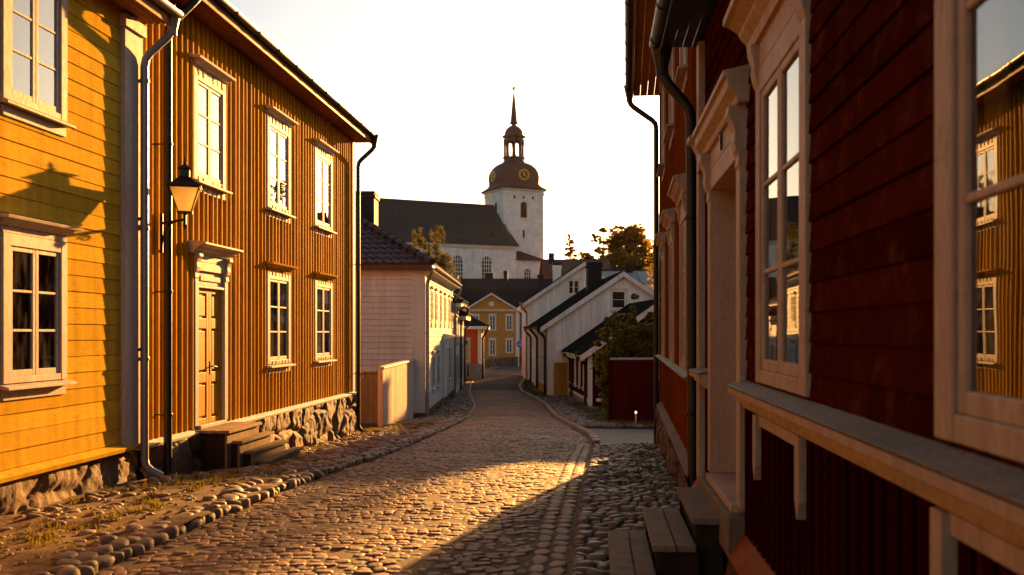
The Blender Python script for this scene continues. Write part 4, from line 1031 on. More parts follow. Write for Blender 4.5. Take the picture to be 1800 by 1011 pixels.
# yellow gabled house at the end
H9=House('gabled_house','ochre yellow plastered house with white pediment closing the end of the street',from_corner(-7.35,95,5.3,4.8),4.8,5.3,9,-3)
m=H9.mb('front'); backing(m,0,5.3,-2.9,2.05,gable=(2.65,3.6)); H9.part('wall',m,M['yplast'])
for s,l in (('right',9),('left',9)): m=H9.mb(s); backing(m,0,l,-2.9,2.05); H9.part('wall',m,M['yplast'])
for u in (1.15,2.75,4.35)[0:3]:
    H9.window('front',u-.36,u+.36,.2,1.75,M['ltrim'],M['fglass'],rows=3,cw=.10,hood='plain',hoodh=.06,sill=False,**FW)
    if u!=2.75: H9.window('front',u-.36,u+.36,-1.95,-.55,M['ltrim'],M['fglass'],rows=3,cw=.10,hood='plain',hoodh=.06,sill=False,**FW)
H9.window('front',2.39,3.11,-2.2,-.55,M['ltrim'],M['fglass'],rows=3,cw=.10,hood='plain',hoodh=.06,sill=False,**FW)
m=H9.mb('front'); m.box(4.98,5.33,0,.1,-2.9,2.0); m.box(-.03,.3,0,.1,-2.9,2.0); H9.part('pilaster',m,M['ltrim'])
m=H9.mb('front'); m.prism([(0,2.0),(.15,2.0),(.3,2.12),(.3,2.2),(0,2.24)],-.3,5.6,lambda u,d,z:(u,d,z)); H9.part('cornice',m,M['ltrim'])
m=H9.mb('front'); m.lathe((0,0,0),[(.25,0),(.25,.05),(.17,.05),(.17,.06)],16)
m.v=[(2.65+x,-.02-z,2.75+y) for x,y,z in [(v[0],-v[1],v[2]) for v in m.v]] if False else m.v
m=MB(); 
for k in range(16):
    a,b=2*math.pi*k/16,2*math.pi*(k+1)/16
    m.face((2.65+.25*math.cos(a),-.04,2.75+.25*math.sin(a)),(2.65+.25*math.cos(b),-.04,2.75+.25*math.sin(b)),(2.65+.16*math.cos(b),-.05,2.75+.16*math.sin(b)),(2.65+.16*math.cos(a),-.05,2.75+.16*math.sin(a)))
m.face(*[(2.65+.16*math.cos(2*math.pi*k/16),-.03,2.75+.16*math.sin(2*math.pi*k/16)) for k in range(16)])
H9.part('round_window',m,M['ltrim'])
gable_roof_y(H9,2.15,3.75,M['mroof'],'seam',oh=.4,ohg=.35,pitch=.7,trim=M['ltrim'],vb=.14)
H9b=House('house_wing','ochre house wing set back to the right of the yellow gabled house',from_corner(-4.2,97,3.0,4.8),4.8,3.0,6,-3)
for s,l in (('front',3.0),('right',6)): m=H9b.mb(s); backing(m,0,l,-2.9,2.0); H9b.part('wall',m,M['orange2'] if 0 else M['yplast'])
for z0,z1 in ((.1,1.3),(-2.0,-.8)): H9b.window('front',.55,1.25,z0,z1,M['ltrim'],M['fglass'],rows=3,cw=.10,hood='plain',hoodh=.06,**FW)
hip_roof(H9b,2.02,1.2,.3,M['mroof'],'seam',pitch=.6)
# grey green side roof to the left of the gable
H9c=House('side_building','ochre side building with dark metal roof left of the gabled house',from_corner(-12.5,97,7,4.8),4.8,7,6,-3)
for s,l in (('front',7),('right',6)): m=H9c.mb(s); backing(m,0,l,-2.9,2.1); H9c.part('wall',m,M['yplast'])
for u in (5.9,4.2): H9c.window('front',u-.36,u+.36,.2,1.75,M['ltrim'],M['fglass'],rows=3,cw=.1,hood='plain',hoodh=.06,**FW)
hip_roof(H9c,2.12,1.6,.3,M['mroof'],'seam',pitch=.6)
# stone wall in front of it
m=MB(); pts=[(-11.5,78.5),(-9.6,81.5),(-8.7,86),(-7.9,90.5),(-6.9,93.8),(-5.2,94.5)]
for (a,b),(c,d) in zip(pts,pts[1:]):
    n=14
    for i in range(n):
        p0=(a+(c-a)*i/n,b+(d-b)*i/n); p1=(a+(c-a)*(i+1)/n,b+(d-b)*(i+1)/n); r=random.uniform(-.05,.05)
        for j in range(3):
            z0=-3+j*.26; r=random.uniform(-.04,.04); m.box(0,1,0,1,0,1); k=len(m.v)-8
            dx,dy=p1[0]-p0[0],p1[1]-p0[1]; L=math.hypot(dx,dy); nx,ny=dy/L,-dx/L
            for q in range(8):
                s,t,h_=m.v[k+q]; m.v[k+q]=(p0[0]+dx*(s*.97)+nx*(.25+r)*(1-t)-nx*.25*t,p0[1]+dy*(s*.97)+ny*(.25+r)*(1-t)-ny*.25*t,z0+.25*h_)
o=m.build('stone_wall',M['found']); tag(o,'low rough stone wall below the yellow gabled house','wall')
# road sign
s=empty('road_sign',(-6.55,84,-2.9),0,'round blue road sign on a grey pole near the yellow house','sign')
m=MB(); m.tube([(0,0,0),(0,0,2.35)],.045,8); m.build('pole',M['ltrim'],s)
m=MB(); m.tube([(.12,-.06,1.95),(.12,-.03,1.95)],.30,20); m.build('sign_plate',M['blue'],s)
m=MB(); m.box(-.06,.30,-.075,-.062,1.87,1.93); m.build('sign_mark',paint('sign_pale_blue',(.25,.5,.8),0,.5,dirt=0,island=0,bstr=0),s)
m=MB(); m.prism([(.30*math.cos(a),.30*math.sin(a)) for a in [math.pi*k/10 for k in range(11)]]+[(.34*math.cos(a),.34*math.sin(a)) for a in [math.pi*(10-k)/10 for k in range(11)]],-.06,-.03,lambda a,x,z:(.12+x,a,1.95+z)); m.build('sign_rim',M['ltrim'],s)

# ================================================================== RIGHT: white gabled houses, small red house
def gabled(name,label,x,y,deg,W,D,ze,za,um,wall,side,roofm,trim,clad='planks',pitch=.6,base=-2.95):
    h=House(name,label,(x,y),deg,W,D,base)
    m=h.mb('front'); backing(m,0,W,base,ze,gable=(um,za)); planks(m,0,W,-2.6,ze,p=.19,t=.022,gable=(um,za)); h.part('wall',m,M[wall])
    m=h.mb('left'); backing(m,0,D,base,ze); h.part('wall',m,M[side]); m=h.mb('right'); backing(m,0,D,base,ze); h.part('wall',m,M[wall])
    m=h.mb('back'); backing(m,0,W,base,ze,gable=(W-um,za)); h.part('wall',m,M[wall])
    gable_roof_y(h,ze,za,M[roofm],'seam',oh=.35,ohg=.28,pitch=pitch,trim=M[trim],vb=.2,ridge_x=um)
    return h
HA=gabled('gabled_house','white plank house with dark metal roof, big black chimney and beige street wall',-2.19,45.16,7.0,6.9,12.6,.42,2.72,3.42,'white','beige','mroof','ltrim')
HA.window('front',2.82,3.62,1.05,1.98,M['ltrim'],M['dglass'],rows=2,cols=1,cw=.075,hood='plain',hoodh=.05,**FW)
m=HA.mb('front'); m.box(-.02,.26,0,.05,-2.9,.3); HA.part('corner_board',m,M['ltrim']); m=HA.mb('front'); m.box(.9,1.1,0,.05,-2.9,-1.3); HA.part('door_post',m,M['ltrim'])
m=HA.mb('front'); m.box(.27,.9,.03,.07,-2.9,-1.35); [m.box(.27+i*.158,.28+i*.158,.07,.076,-2.9,-1.36) for i in range(1,4)]; HA.part('door',m,M['ygate'],label='mustard plank door')
for u in (1.6,3.2,4.8,7.4,9.2,11.0):
    uu=12.6-u
    HA.window('left',uu-.38,uu+.38,-1.0,.05,M['ltrim'],M['fglass'],rows=2,cw=.08,hood='plain',hoodh=.05,**FW)
    HA.window('left',uu-.38,uu+.38,-2.35,-1.35,M['ltrim'],M['fglass'],rows=2,cw=.08,hood='plain',hoodh=.05,**FW)
m=HA.mb('left'); m.box(6.0,12.6,0,.04,-2.95,-2.45); HA.part('foundation',m,M['yplast'],label='ochre base of the street wall')
m=HA.mb('left'); m.box(0,4.6,0,.03,-2.95,.4); HA.part('cladding',m,M['white'])
chimney(HA,2.35,3.05,4.6,5.4,1.0,3.45)
for u in (12.45,6.6,.9): HA.pipe('left',[(u,.42,.25),(u,.4,.1),(u-.25,.1,-.25),(u-.25,.1,-2.85)],M['blackp'],r=.06)
HA.gutter('left',0,12.9,.42,.26,M['black'],r=.07)
HB=gabled('gabled_house','white plank house with small attic window behind the black chimney roof',-4.02,59,7.0,6.5,8,1.9,4.15,3.32,'white','white','mroof','ltrim')
HB.window('front',2.3,3.1,2.25,3.2,M['ltrim'],M['dglass'],rows=2,cw=.08,hood='plain',hoodh=.05,**FW)
m=HB.mb('front'); m.box(-.02,.3,0,.05,-2.9,1.75); HB.part('corner_board',m,M['ltrim'])
chimney(HB,1.85,2.35,4.5,5.0,2.6,4.25,M['lime'])
m=MB(); m.box(1.8,2.4,4.45,5.05,4.33,4.5); HB.part('chimney_cap',m,M['black'])
HB.pipe('left',[(8.1,.42,1.7),(8.1,.4,1.55),(7.9,.1,1.2),(7.9,.1,-2.85)],M['grey'],r=.07)
HC=House('house','white house with blue-grey metal roof and black chimney behind the white gables',(.1,66),4,9,6,-3)
m=HC.mb('front'); backing(m,0,9,-3,3.3); planks(m,0,9,-3,3.3,p=.3); HC.part('wall',m,M['white'])
for s in ('left','right'): m=HC.mb(s); backing(m,0,6,-3,3.3,gable=(3,4.1)); HC.part('wall',m,M['white'])
m=MB(); roof_plane(m,(-.3,-.4,3.2),(9.3,-.4,3.2),(-.3,3,4.2),(9.3,3,4.2),'seam',.9); roof_plane(m,(9.3,6.4,3.2),(-.3,6.4,3.2),(9.3,3,4.2),(-.3,3,4.2),'seam',.9); HC.part('roof',m,M['groof'])
chimney(HC,2.1,2.6,2.6,3.1,3.6,4.62)
HR=gabled('red_house','small dark red plank house with white window frames and dark roof beside the bush',-.28,38,7.5,5.6,9,-.68,1.25,2.8,'sred','sred','mroof','ltrim')
m=HR.mb('left'); planks(m,0,9,-2.5,-.7,p=.16,t=.02); HR.part('cladding',m,M['sred'])
for u in (1.3,2.9,4.5,6.1,7.6): uu=9-u; HR.window('left',uu-.33,uu+.33,-2.15,-.95,M['ltrim'],M['fglass'],rows=3,cw=.1,hood='plain',hoodh=.05,**FW)
m=HR.mb('left'); m.box(0,9.05,0,.05,-2.62,-2.5); HR.part('base_board',m,M['ltrim']); m=HR.mb('left'); m.box(0,9,0,.02,-3,-2.62); HR.part('foundation',m,M['gfound'])
m=HR.mb('front'); m.box(-.05,.13,0,.06,-2.95,-.75); m.box(.28,5.6,0,.05,-2.62,-2.5); HR.part('corner_board',m,M['ltrim'])
for u in (8.9,3.9): HR.pipe('left',[(u,.42,-.85),(u,.4,-.95),(u-.2,.1,-1.2),(u-.2,.1,-2.9)],M['blackp'],r=.055)
HR.gutter('left',-.2,9.3,.42,-.84,M['ltrim'],r=.06)
# unseen houses added behind the orange house for street shade and window reflections
def hidden_house(label,x,y,W,D,ze,za,mat):
    h=House('added_unseen_house',label,(x,y),0,W,D,-2.95)
    for s,l in (('front',W),('back',W)): m=h.mb(s); backing(m,0,l,-2.95,ze); planks(m,0,l,-2.9,ze,p=.25); h.part('wall',m,M[mat])
    for s,l in (('left',D),('right',D)): m=h.mb(s); backing(m,0,l,-2.95,ze,gable=(D/2,za-.1)); h.part('wall',m,M[mat])
    for u in fr_(1.2,W-1.2,2.2): h.window('front',u-.45,u+.45,-2.0,-.6,M['ltrim'],M['fglass'],rows=3,cw=.09,hood='plain',hoodh=.06,**FW); h.window('front',u-.45,u+.45,.5,1.8,M['ltrim'],M['fglass'],rows=3,cw=.09,hood='plain',hoodh=.06,**FW)
    gable_roof_x(h,ze,za-.2,M['tiled'],'seam',oh=.35,ohg=.15,soff=M['white'],pitch=.6)
hidden_house('unseen tall narrow red house added behind the orange house to shade the street',3.3,47,2.9,6.5,SE1-1.7,SE1,'sred')
hidden_house('unseen lower white house added behind the orange house to shade the street',6.4,47.5,9,6,SE2-1.7,SE2,'white')
hidden_house('unseen dark red house added right of the red fence for window reflections',7.5,27,11,7,1.6,3.6,'sred')  # unseen, added so the lower windows reflect something dark

# ================================================================== dark roofs below the church
def longroof(name,label,x,y,deg,W,D,zb,ze,za,roof,wall='beige',pitch=.7,ch=()):
    h=House(name,label,(x,y),deg,W,D,zb)
    for s,l in (('front',W),('back',W)): m=h.mb(s); backing(m,0,l,zb,ze); h.part('wall',m,M[wall])
    for s,l in (('left',D),('right',D)): m=h.mb(s); backing(m,0,l,zb,ze,gable=(D/2,za)); h.part('wall',m,M[wall])
    m=MB(); roof_plane(m,(-.3,-.4,ze),(W+.3,-.4,ze),(-.3,D/2,za),(W+.3,D/2,za),'seam',pitch); roof_plane(m,(W+.3,D+.4,ze),(-.3,D+.4,ze),(W+.3,D/2,za),(-.3,D/2,za),'seam',pitch); h.part('roof',m,M[roof])
    for c in ch: chimney(h,*c)
    return h
longroof('long_house','long house with black seamed metal roof in front of the church, upper of two',-19,121,3,15,9,-3,4.9,6.85,'mroof',ch=((5.2,6.2,4.2,5,5.5,7.5),(7.6,8.1,3.0,3.7,5.2,7.7),(1.2,1.7,4.2,5,5.5,7.2)))
longroof('long_house','black metal roofed house just above the yellow gable, lower of two',-17.2,106.5,3,12.8,8,-3,2.2,4.85,'mroof',ch=((10.9,11.6,3.2,3.9,4.2,6.35),(1.5,3.0,4.2,5.0,3.8,5.0)))
longroof('long_house','unseen dark roofed long house added behind the blue-grey roofed house to shade the far road',.6,126,4,18,8,-3,6.4,8.2,'mroof')  # unseen house added to keep sun off the far road
longroof('brown_house','brown tiled building lit from behind beside the church tower',-7.6,150,8,10,9,2,8.6,11.4,'tileo','orange2',ch=((.8,1.6,3,3.8,10,12.2),))
longroof('brown_house','brown roofed building to the right of the church behind the white gable',-2.5,160,-10,22,9,2,8.2,10.6,'tileo','orange2')

# ================================================================== CHURCH
CB=6.2
CH=House('church','white lime-washed church with dark steep roof and clock tower on the hill',(-15.35,185.6),30.7,8.2,8.2,CB,cat='church')
h_=4.1
ZM=[(0,0),(24,24),(25.75,26.35),(27.3,27.95),(31.2,31.75),(32.2,32.66),(35.6,36.6),(38.3,39.1),(44.5,45.6),(60,61.1)]
def cp(name,m,mat,parent=None,**k):
    m.v=[(a,b,lerp(ZM,c)) for a,b,c in m.v]
    return m.build(name,mat,parent or CH.root,zb=CB,**k)
def sideT(side,off,x0=0):   # facade frames: front faces -y
    return {'front':lambda u,d,z:(u,-off-d,z),'left':lambda u,d,z:(-off-d,-u,z),'right':lambda u,d,z:(off+d,u,z),'back':lambda u,d,z:(-u,off+d,z)}[side]
m=MB(); m.box(-h_,h_,-h_,h_,CB,25.7); tower=cp('tower',m,M['lime'])
m=MB(); m.box(-h_-.15,h_+.15,-h_-.15,h_+.15,25.0,25.3); m.box(-h_-.35,h_+.35,-h_-.35,h_+.35,25.55,25.9); cp('cornice',m,M['lime'],tower)
m=MB()
for side in ('front','left'):
    T_=sideT(side,h_+.0)
    for i in range(16):
        u=-3.9+i*.52; n=len(m.v); m.T=T_; m.box(u,u+.22,0,.2,25.31,25.5); m.T=None
cp('dentils',m,M['lime'],tower)
m=MB(); N8=32
m.lathe((0,0,0),[(4.9,25.75,24),(4.9,25.9,24),(4.5,26.15,14),(4.15,26.5,7),(4.0,26.9,5),(4.12,27.5,4),(4.28,28.3,3.5),(4.2,29.1,3.2),(3.85,29.9,3),(3.2,30.6,2.8),(2.4,31.05,2.4),(1.9,31.25,2.2)],48,2,0)
dome=cp('dome',m,M['copper'],smooth=True)
def ngon(m,r,z0,z1,r1=None,n=8,rot=0):
    m.lathe((0,0,0),[(r,z0),(r1 or r,z1)],n,2,rot)
m=MB(); ngon(m,2.05,31.2,31.5,n=8); ngon(m,1.9,31.5,32.05,n=8); ngon(m,2.15,32.05,32.25,n=8)
ngon(m,1.75,35.15,35.45,n=8); ngon(m,2.1,35.45,35.6,2.2,n=8); ngon(m,2.2,35.6,35.75,n=8)
for k in range(8):
    a=2*math.pi*(k+.5)/8; x,y=1.68*math.cos(a),1.68*math.sin(a); m.lathe((x,y,0),[(.27,32.2),(.27,32.5),(.20,32.55),(.20,34.2),(.27,34.25),(.24,35.2)],8)
    # arched head between columns
    b=2*math.pi*(k+1)/8; c,s=math.cos(b),math.sin(b); w=.50
    def q(u,z,d): r=1.60+d; return (r*c-u*s,r*s+u*c,z)
    for i in range(10):
        t0,t1=math.pi*i/10,math.pi*(i+1)/10
        p0=(w*math.cos(t0),34.35+w*math.sin(t0)); p1=(w*math.cos(t1),34.35+w*math.sin(t1))
        e0=(w*1.3*math.cos(t0) ,35.2) ; e1=(w*1.3*math.cos(t1),35.2)
        m.face(q(*p0,.06),q(*p1,.06),q(*e1,.06),q(*e0,.06)); m.face(q(*p0,-.1),q(*p1,-.1),q(*e1,-.1),q(*e0,-.1)); m.face(q(*p0,.06),q(*p0,-.1),q(*p1,-.1),q(*p1,.06))
lan=cp('lantern',m,M['copper'])
m=MB()
for k in range(8):
    a,b=2*math.pi*(k+.5)/8,2*math.pi*(k+1.5)/8
    for z in (32.85,32.55): m.tube([(1.7*math.cos(a),1.7*math.sin(a),z),(1.7*math.cos(b),1.7*math.sin(b),z)],.04,6)
cp('railing',m,M['copper'],lan)
m=MB(); m.lathe((0,0,0),[(2.15,35.7),(1.75,35.95),(1.72,36.5),(1.45,37.1),(.95,37.6),(.45,37.95),(.35,38.1),(.75,38.3),(.85,38.45),(.62,38.6),(.55,39.4),(.30,42.0),(.06,44.1)],16)
sp_=cp('spire',m,M['copper'],smooth=True)
m=MB(); m.lathe((0,0,44.55),[(.02,-.36),(.24,-.24),(.33,0),(.24,.24),(.02,.36)],12); m.tube([(0,0,44.1),(0,0,46.3)],.035,6); m.tube([(-.28,0,45.8),(.28,0,45.8)],.03,6); cp('finial',m,M['gold'],sp_,smooth=True)
# clocks
for side in ('front','left'):
    T_=sideT(side,4.13); u0,z0=0,28.35
    m=MB(T_); n=40
    for k in range(n):
        a,b=2*math.pi*k/n,2*math.pi*(k+1)/n; m.face(*[(u0+r*math.cos(t),.16,z0+r*math.sin(t)) for r,t in ((1.0,a),(1.0,b),(0,0))][:3])
    m.tube([(u0+1.0*math.cos(2*math.pi*k/n),.16,z0+1.0*math.sin(2*math.pi*k/n)) for k in range(n+1)],.05,6)
    ck=cp('clock',m,M['copper'])
    m=MB(T_); m.tube([(u0+1.02*math.cos(2*math.pi*k/n),.2,z0+1.02*math.sin(2*math.pi*k/n)) for k in range(n+1)],.045,6)
    for k in range(12):
        a=2*math.pi*k/12; c,s=math.cos(a),math.sin(a)
        P=[(.70,-.07),(.95,-.10),(.95,.10),(.70,.07)]; m.face(*[(u0+r*c-w*s,.21,z0+r*s+w*c) for r,w in P])
    cp('numerals',m,M['gold'],ck)
    m=MB(T_)
    for ang,L,w in ((R(100),.62,.07),(R(-50),.45,.09)):
        c,s=math.cos(ang),math.sin(ang); m.face(*[(u0+r*c-q*s,.23,z0+r*s+q*c) for r,q in ((-.15,-w),(L*.7,-w),(L,0),(L*.7,w),(-.15,w))])
    cp('hands',m,M['gold'],ck)
def arched(T_,uc,z0,w,hh,parent,glassm,bars=(3,5),frame=.35,name='window',surround=None,dp=0):
    """tall round-headed window: splayed surround, glass, glazing bars"""
    n=12; r=w/2; zs=z0+hh-r
    def outline(k): return [(uc-r-k,z0-k*.3)]+[(uc-(r+k)*math.cos(math.pi*i/n),zs+(r+k)*math.sin(math.pi*i/n)) for i in range(n+1)]+[(uc+r+k,z0-k*.3)]
    a,b=outline(0),outline(frame); m=MB(T_)
    for i in range(len(a)):
        j=(i+1)%len(a)
        m.face((a[i][0],.03,a[i][1]),(a[j][0],.03,a[j][1]),(b[j][0],.10,b[j][1]),(b[i][0],.10,b[i][1]))
        m.face((b[i][0],0,b[i][1]),(b[j][0],0,b[j][1]),(b[j][0],.10,b[j][1]),(b[i][0],.10,b[i][1]))
    wd=cp(name,m,surround or M['lime'],parent)
    m=MB(T_); m.face(*[(x,.035,z) for x,z in a]); cp('pane',m,glassm,wd)
    if bars:
        m=MB(T_)
        for i in range(1,bars[0]):
            u=uc-r+w*i/bars[0]; dz=math.sqrt(max(0,r*r-(u-uc)**2)); m.box(u-.045,u+.045,.036,.07,z0,zs+dz)
        for i in range(1,bars[1]):
            z=z0+hh*i/bars[1]; x=r if z<zs else math.sqrt(max(0,r*r-(z-zs)**2)); m.box(uc-x,uc+x,.037,.068,z-.045,z+.045)
        cp('glazing_bars',m,M['lime'],wd)
    return wd
arched(sideT('front',h_),0.0,21.1,1.25,2.9,tower,M['lout'],None,.22,'belfry_opening')
arched(sideT('left',h_),.9,21.1,1.0,2.9,tower,M['lout'],None,.22,'belfry_opening')
m=MB(sideT('front',h_)); m.box(-.22,.22,0,.03,17.4,18.8); cp('slit_window',m,M['lout'],tower)
for u in (-1.9,0,1.9): m=MB(sideT('front',h_)); m.box(u-.18,u+.18,0,.03,24.4,24.8); cp('vent_hole',m,M['lout'],tower)
# nave
YN=9.4; XN0,XN1=-56,-4.12
m=MB(); m.box(XN0,XN1,-YN,YN,CB,15.5)
for x in (XN0,XN1): m.face((x,-YN,15.5),(x,YN,15.5),(x,0,23.3))
nave=cp('nave',m,M['lime'])
m=MB()
for y,s in ((-1,1),(1,-1)):
    e0,e1=((XN0-.4,-YN-.7,15.2),(XN1+.35,-YN-.7,15.2)) if y<0 else ((XN1+.35,YN+.7,15.2),(XN0-.4,YN+.7,15.2))
    k0=(e0[0],y*5.6,18.4); k1=(e1[0],y*5.6,18.4)
    roof_plane(m,e0,e1,k0,k1,'seam',1.15); roof_plane(m,k0,k1,(e0[0],0,23.5),(e1[0],0,23.5),'seam',1.15)
m.tube([(XN0-.4,0,23.55),(XN1+.35,0,23.55)],.12,6)
cp('roof',m,M['croof'],nave)
m=MB(sideT('front',YN)); m.prism([(0,14.6),(.15,14.6),(.5,15.0),(.5,15.15),(0,15.2)],XN0,XN1+.1,lambda u,d,z:(u,d,z)); cp('cornice',m,M['lime'],nave)
for u in (-9.9,-15.3,-20.7,-26.1,-31.5,-36.9,-42.3): arched(sideT('front',YN),u,8.4,1.75,4.9,nave,M['fglass'],(4,7),.42)
m=MB(); m.tube([(-12.4,-YN-.12,15),(-12.4,-YN-.12,CB)],.09,8); m.tube([(-28.8,-YN-.12,15),(-28.8,-YN-.12,CB)],.09,8); cp('downpipe',m,M['lime'],nave)
for u in (-8,-13.5,-22,-30):   # small roof dormers
    m=MB(); y=-6.9+.6*(u%2); z=17.2
    m.prism([(-.5,0),(.5,0),(0,.5)],y-.9,y+1.2,lambda a,p,q,u=u:(u+p,a,17.0+q+.2)); cp('dormer',m,M['croof'],nave)
# annex in front of the tower
m=MB(); m.box(-4.1,1.7,-9.0,-4.1,CB,12.9); an=cp('annex',m,M['lime'])
m=MB(); roof_plane(m,(-4.5,-9.5,12.85),(2.2,-9.5,12.85),(-4.5,-4.1,14.9),(-.8,-4.1,14.9),'seam',1.1); roof_plane(m,(2.2,-9.5,12.85),(2.2,-4.1,12.85),(-.8,-4.1,14.9),(-.8,-4.1,14.9),'seam',1.1); cp('roof',m,M['croof'],an)
arched(sideT('front',9.0),-1.7,8.4,1.2,3.0,an,M['fglass'],(3,5),.3)
# churchyard lamp and wall roofs
m=MB(); m.tube([(0,0,0),(0,0,3.6)],.06,6); m.lathe((0,0,3.6),[(.05,0),(.28,.35),(.30,.5),(.08,.75)],8)
o=m.build('street_lamp',M['black']); o.location=(-24.6,165,8.6); tag(o,'tiny dark lamp post standing in front of the church wall','lamp')

# ================================================================== TREES
def tree(name,label,cat,x,y,z0,trunk,clumps,lm,n,ls,group=None,seed=1,droop=0,cl_n=70,trunk_top=None):
    rnd=random.Random(seed); root=empty(name,(x,y,z0),0,label,cat,group)
    m=MB(); tt=trunk_top or (0,0,clumps[0][2])
    if trunk:
        m.tube([(0,0,-.3),(tt[0]*.3+.02,tt[1]*.3,tt[2]*.3),(tt[0]*.7,tt[1]*.7,tt[2]*.7),tuple(tt)],[trunk,trunk*.75,trunk*.5,trunk*.15],8)
        for c in clumps:
            k=rnd.uniform(.3,.6)*min(1,c[2]/max(tt[2],.1)); a=Vector((tt[0]*k,tt[1]*k,tt[2]*k)); b=Vector(c[:3]); mid=a.lerp(b,.5)+Vector((0,0,-.1*(b-a).length))
            m.tube([tuple(a),tuple(mid),tuple(b)],[trunk*.38,trunk*.22,trunk*.07],6)
            for _ in range(3):
                e=b+Vector([rnd.uniform(-1,1)*c[3+i]*.8 for i in range(3)]); m.tube([tuple(mid.lerp(b,.6)),tuple(e)],[trunk*.12,trunk*.03],5)
        m.build('trunk',M['bark'],root,smooth=True)
    vol=[c[3]*c[4]+c[4]*c[5]+c[3]*c[5] for c in clumps]; tv=sum(vol); m=MB()
    for c,v in zip(clumps,vol):
        tw=max(6,int(cl_n*v/tv*len(clumps)/3)); per=max(3,int(n*v/tv/tw))
        for _ in range(tw):
            d=Vector((rnd.gauss(0,1),rnd.gauss(0,1),rnd.gauss(0,1))).normalized(); rr=rnd.uniform(.45,1.08)
            ctr=Vector((c[0]+d.x*c[3]*rr,c[1]+d.y*c[4]*rr,c[2]+d.z*c[5]*rr)); s=.26*(c[3]+c[5])/2*rnd.uniform(.5,1.1)
            for _ in range(per):
                q=ctr+Vector((rnd.gauss(0,.6)*s,rnd.gauss(0,.6)*s,rnd.gauss(0,.42)*s-(abs(rnd.gauss(0,droop)) if droop else 0)))
                a=Vector((rnd.gauss(0,1),rnd.gauss(0,1),rnd.gauss(0,.6))).normalized(); b=a.cross(Vector((rnd.gauss(0,1),rnd.gauss(0,1),rnd.gauss(0,1)))).normalized(); l=ls*rnd.uniform(.6,1.3); w=l*.55
                m.face(tuple(q-a*l*.5),tuple(q+b*w*.5),tuple(q+a*l*.5),tuple(q-b*w*.5))
    m.build('crown',lm,root)
    return root
GH=6.6
rnd=random.Random(3)
def ball(R0,hz,n,seed,rs=(.28,.42),zc=0):
    r=random.Random(seed); out=[(0,0,hz,R0*.45,R0*.45,R0*.4)]
    for i in range(n):
        d=Vector((r.gauss(0,1),r.gauss(0,1),r.gauss(0,1))).normalized()
        if d.z<-.55: d.z*=-.5
        k=R0*r.uniform(.6,.82); s=R0*r.uniform(*rs); out.append((d.x*k,d.y*k,hz+d.z*k*.9,s,s,s*.75))
    return out
tree('oak_tree','large round backlit oak rising above the other trees on the right','tree',5.3,165,GH,.55,ball(4.0,8.0,38,4,(.2,.34)),M['leafh'],18000,.42,'backlit trees on the hill',4,cl_n=75,trunk_top=(0,0,10))
tree('pine_tree','slender thin conifer standing alone right of the church tower','tree',-4.3,165,GH,.22,[(0,0,2.6+i*.95,2.5-.3*i,2.5-.3*i,.5) for i in range(7)]+[(0,0,9.0,.45,.45,.7)],M['leafg'],14000,.40,'backlit trees on the hill',8,cl_n=26,trunk_top=(0,0,9.6))
tree('leaning_tree','airy tree with tiered golden foliage left of the big oak','tree',.9,165,GH,.25,[(-.9,0,9.3,1.0,.8,.4),(.3,0,10.3,1.0,.9,.45),(.9,0,8.2,1.3,1,.5),(-.2,0,7.0,1.2,1,.6),(.9,0,5.6,1.6,1.2,.8),(-.6,0,8.6,1,.7,.3)],M['leafg'],14000,.38,'backlit trees on the hill',9,cl_n=34,trunk_top=(.3,0,9.8))
tree('broad_tree','low broad dark tree left of the leaning tree','tree',-1.3,160,GH,.25,ball(2.2,4.6,10,10,(.3,.45)),M['leafh'],3500,.36,'backlit trees on the hill',10)
k=0
for (x,y,hz,r_) in ((2.2,158,3.2,2.4),(5.0,156,3.6,2.7),(8.4,157,4.2,3.0),(11.8,160,7.2,4.0),(16,163,8.2,4.6),(3.6,161,5.0,2.2),(7.4,162,5.4,2.5)):
    k+=1; w=['dark rounded tree at the foot of the leaning tree','dark low tree straight below the big oak','bushy tree below the oak on its right side','broad tree right of the oak partly behind the orange house','tall broad tree rightmost on the hill','dense dark tree tucked left under the oak','dense dark tree tucked right under the oak'][k-1]
    tree('deciduous_tree',w,'tree',x,y,GH-.3,.3,ball(r_,hz,12,20+k,(.34,.5)),M['leafh'],6000,.36,'backlit trees on the hill',20+k)
tree('birch_tree','slender birch with drooping green foliage behind the white house roof','tree',-8.55,50,-2.9,.10,[(.1,0,7.6,.4,.35,.6),(-.45,0,7.8,.35,.35,.5),(.6,0,7.9,.3,.3,.45),(-.9,0,7.2,.4,.35,.5),(.5,0,6.7,.6,.45,.7),(1.0,0,6.5,.45,.35,.8),(0,0,6.4,.8,.5,.7),(-.6,0,6.6,.5,.4,.5),(.9,0,5.7,.4,.35,.6)],leaf('birch_leaf',(.03,.04,.012),(.07,.07,.018),.22,(.30,.26,.03)),12000,.085,None,31,droop=.22,cl_n=50,trunk_top=(.1,0,8.1))
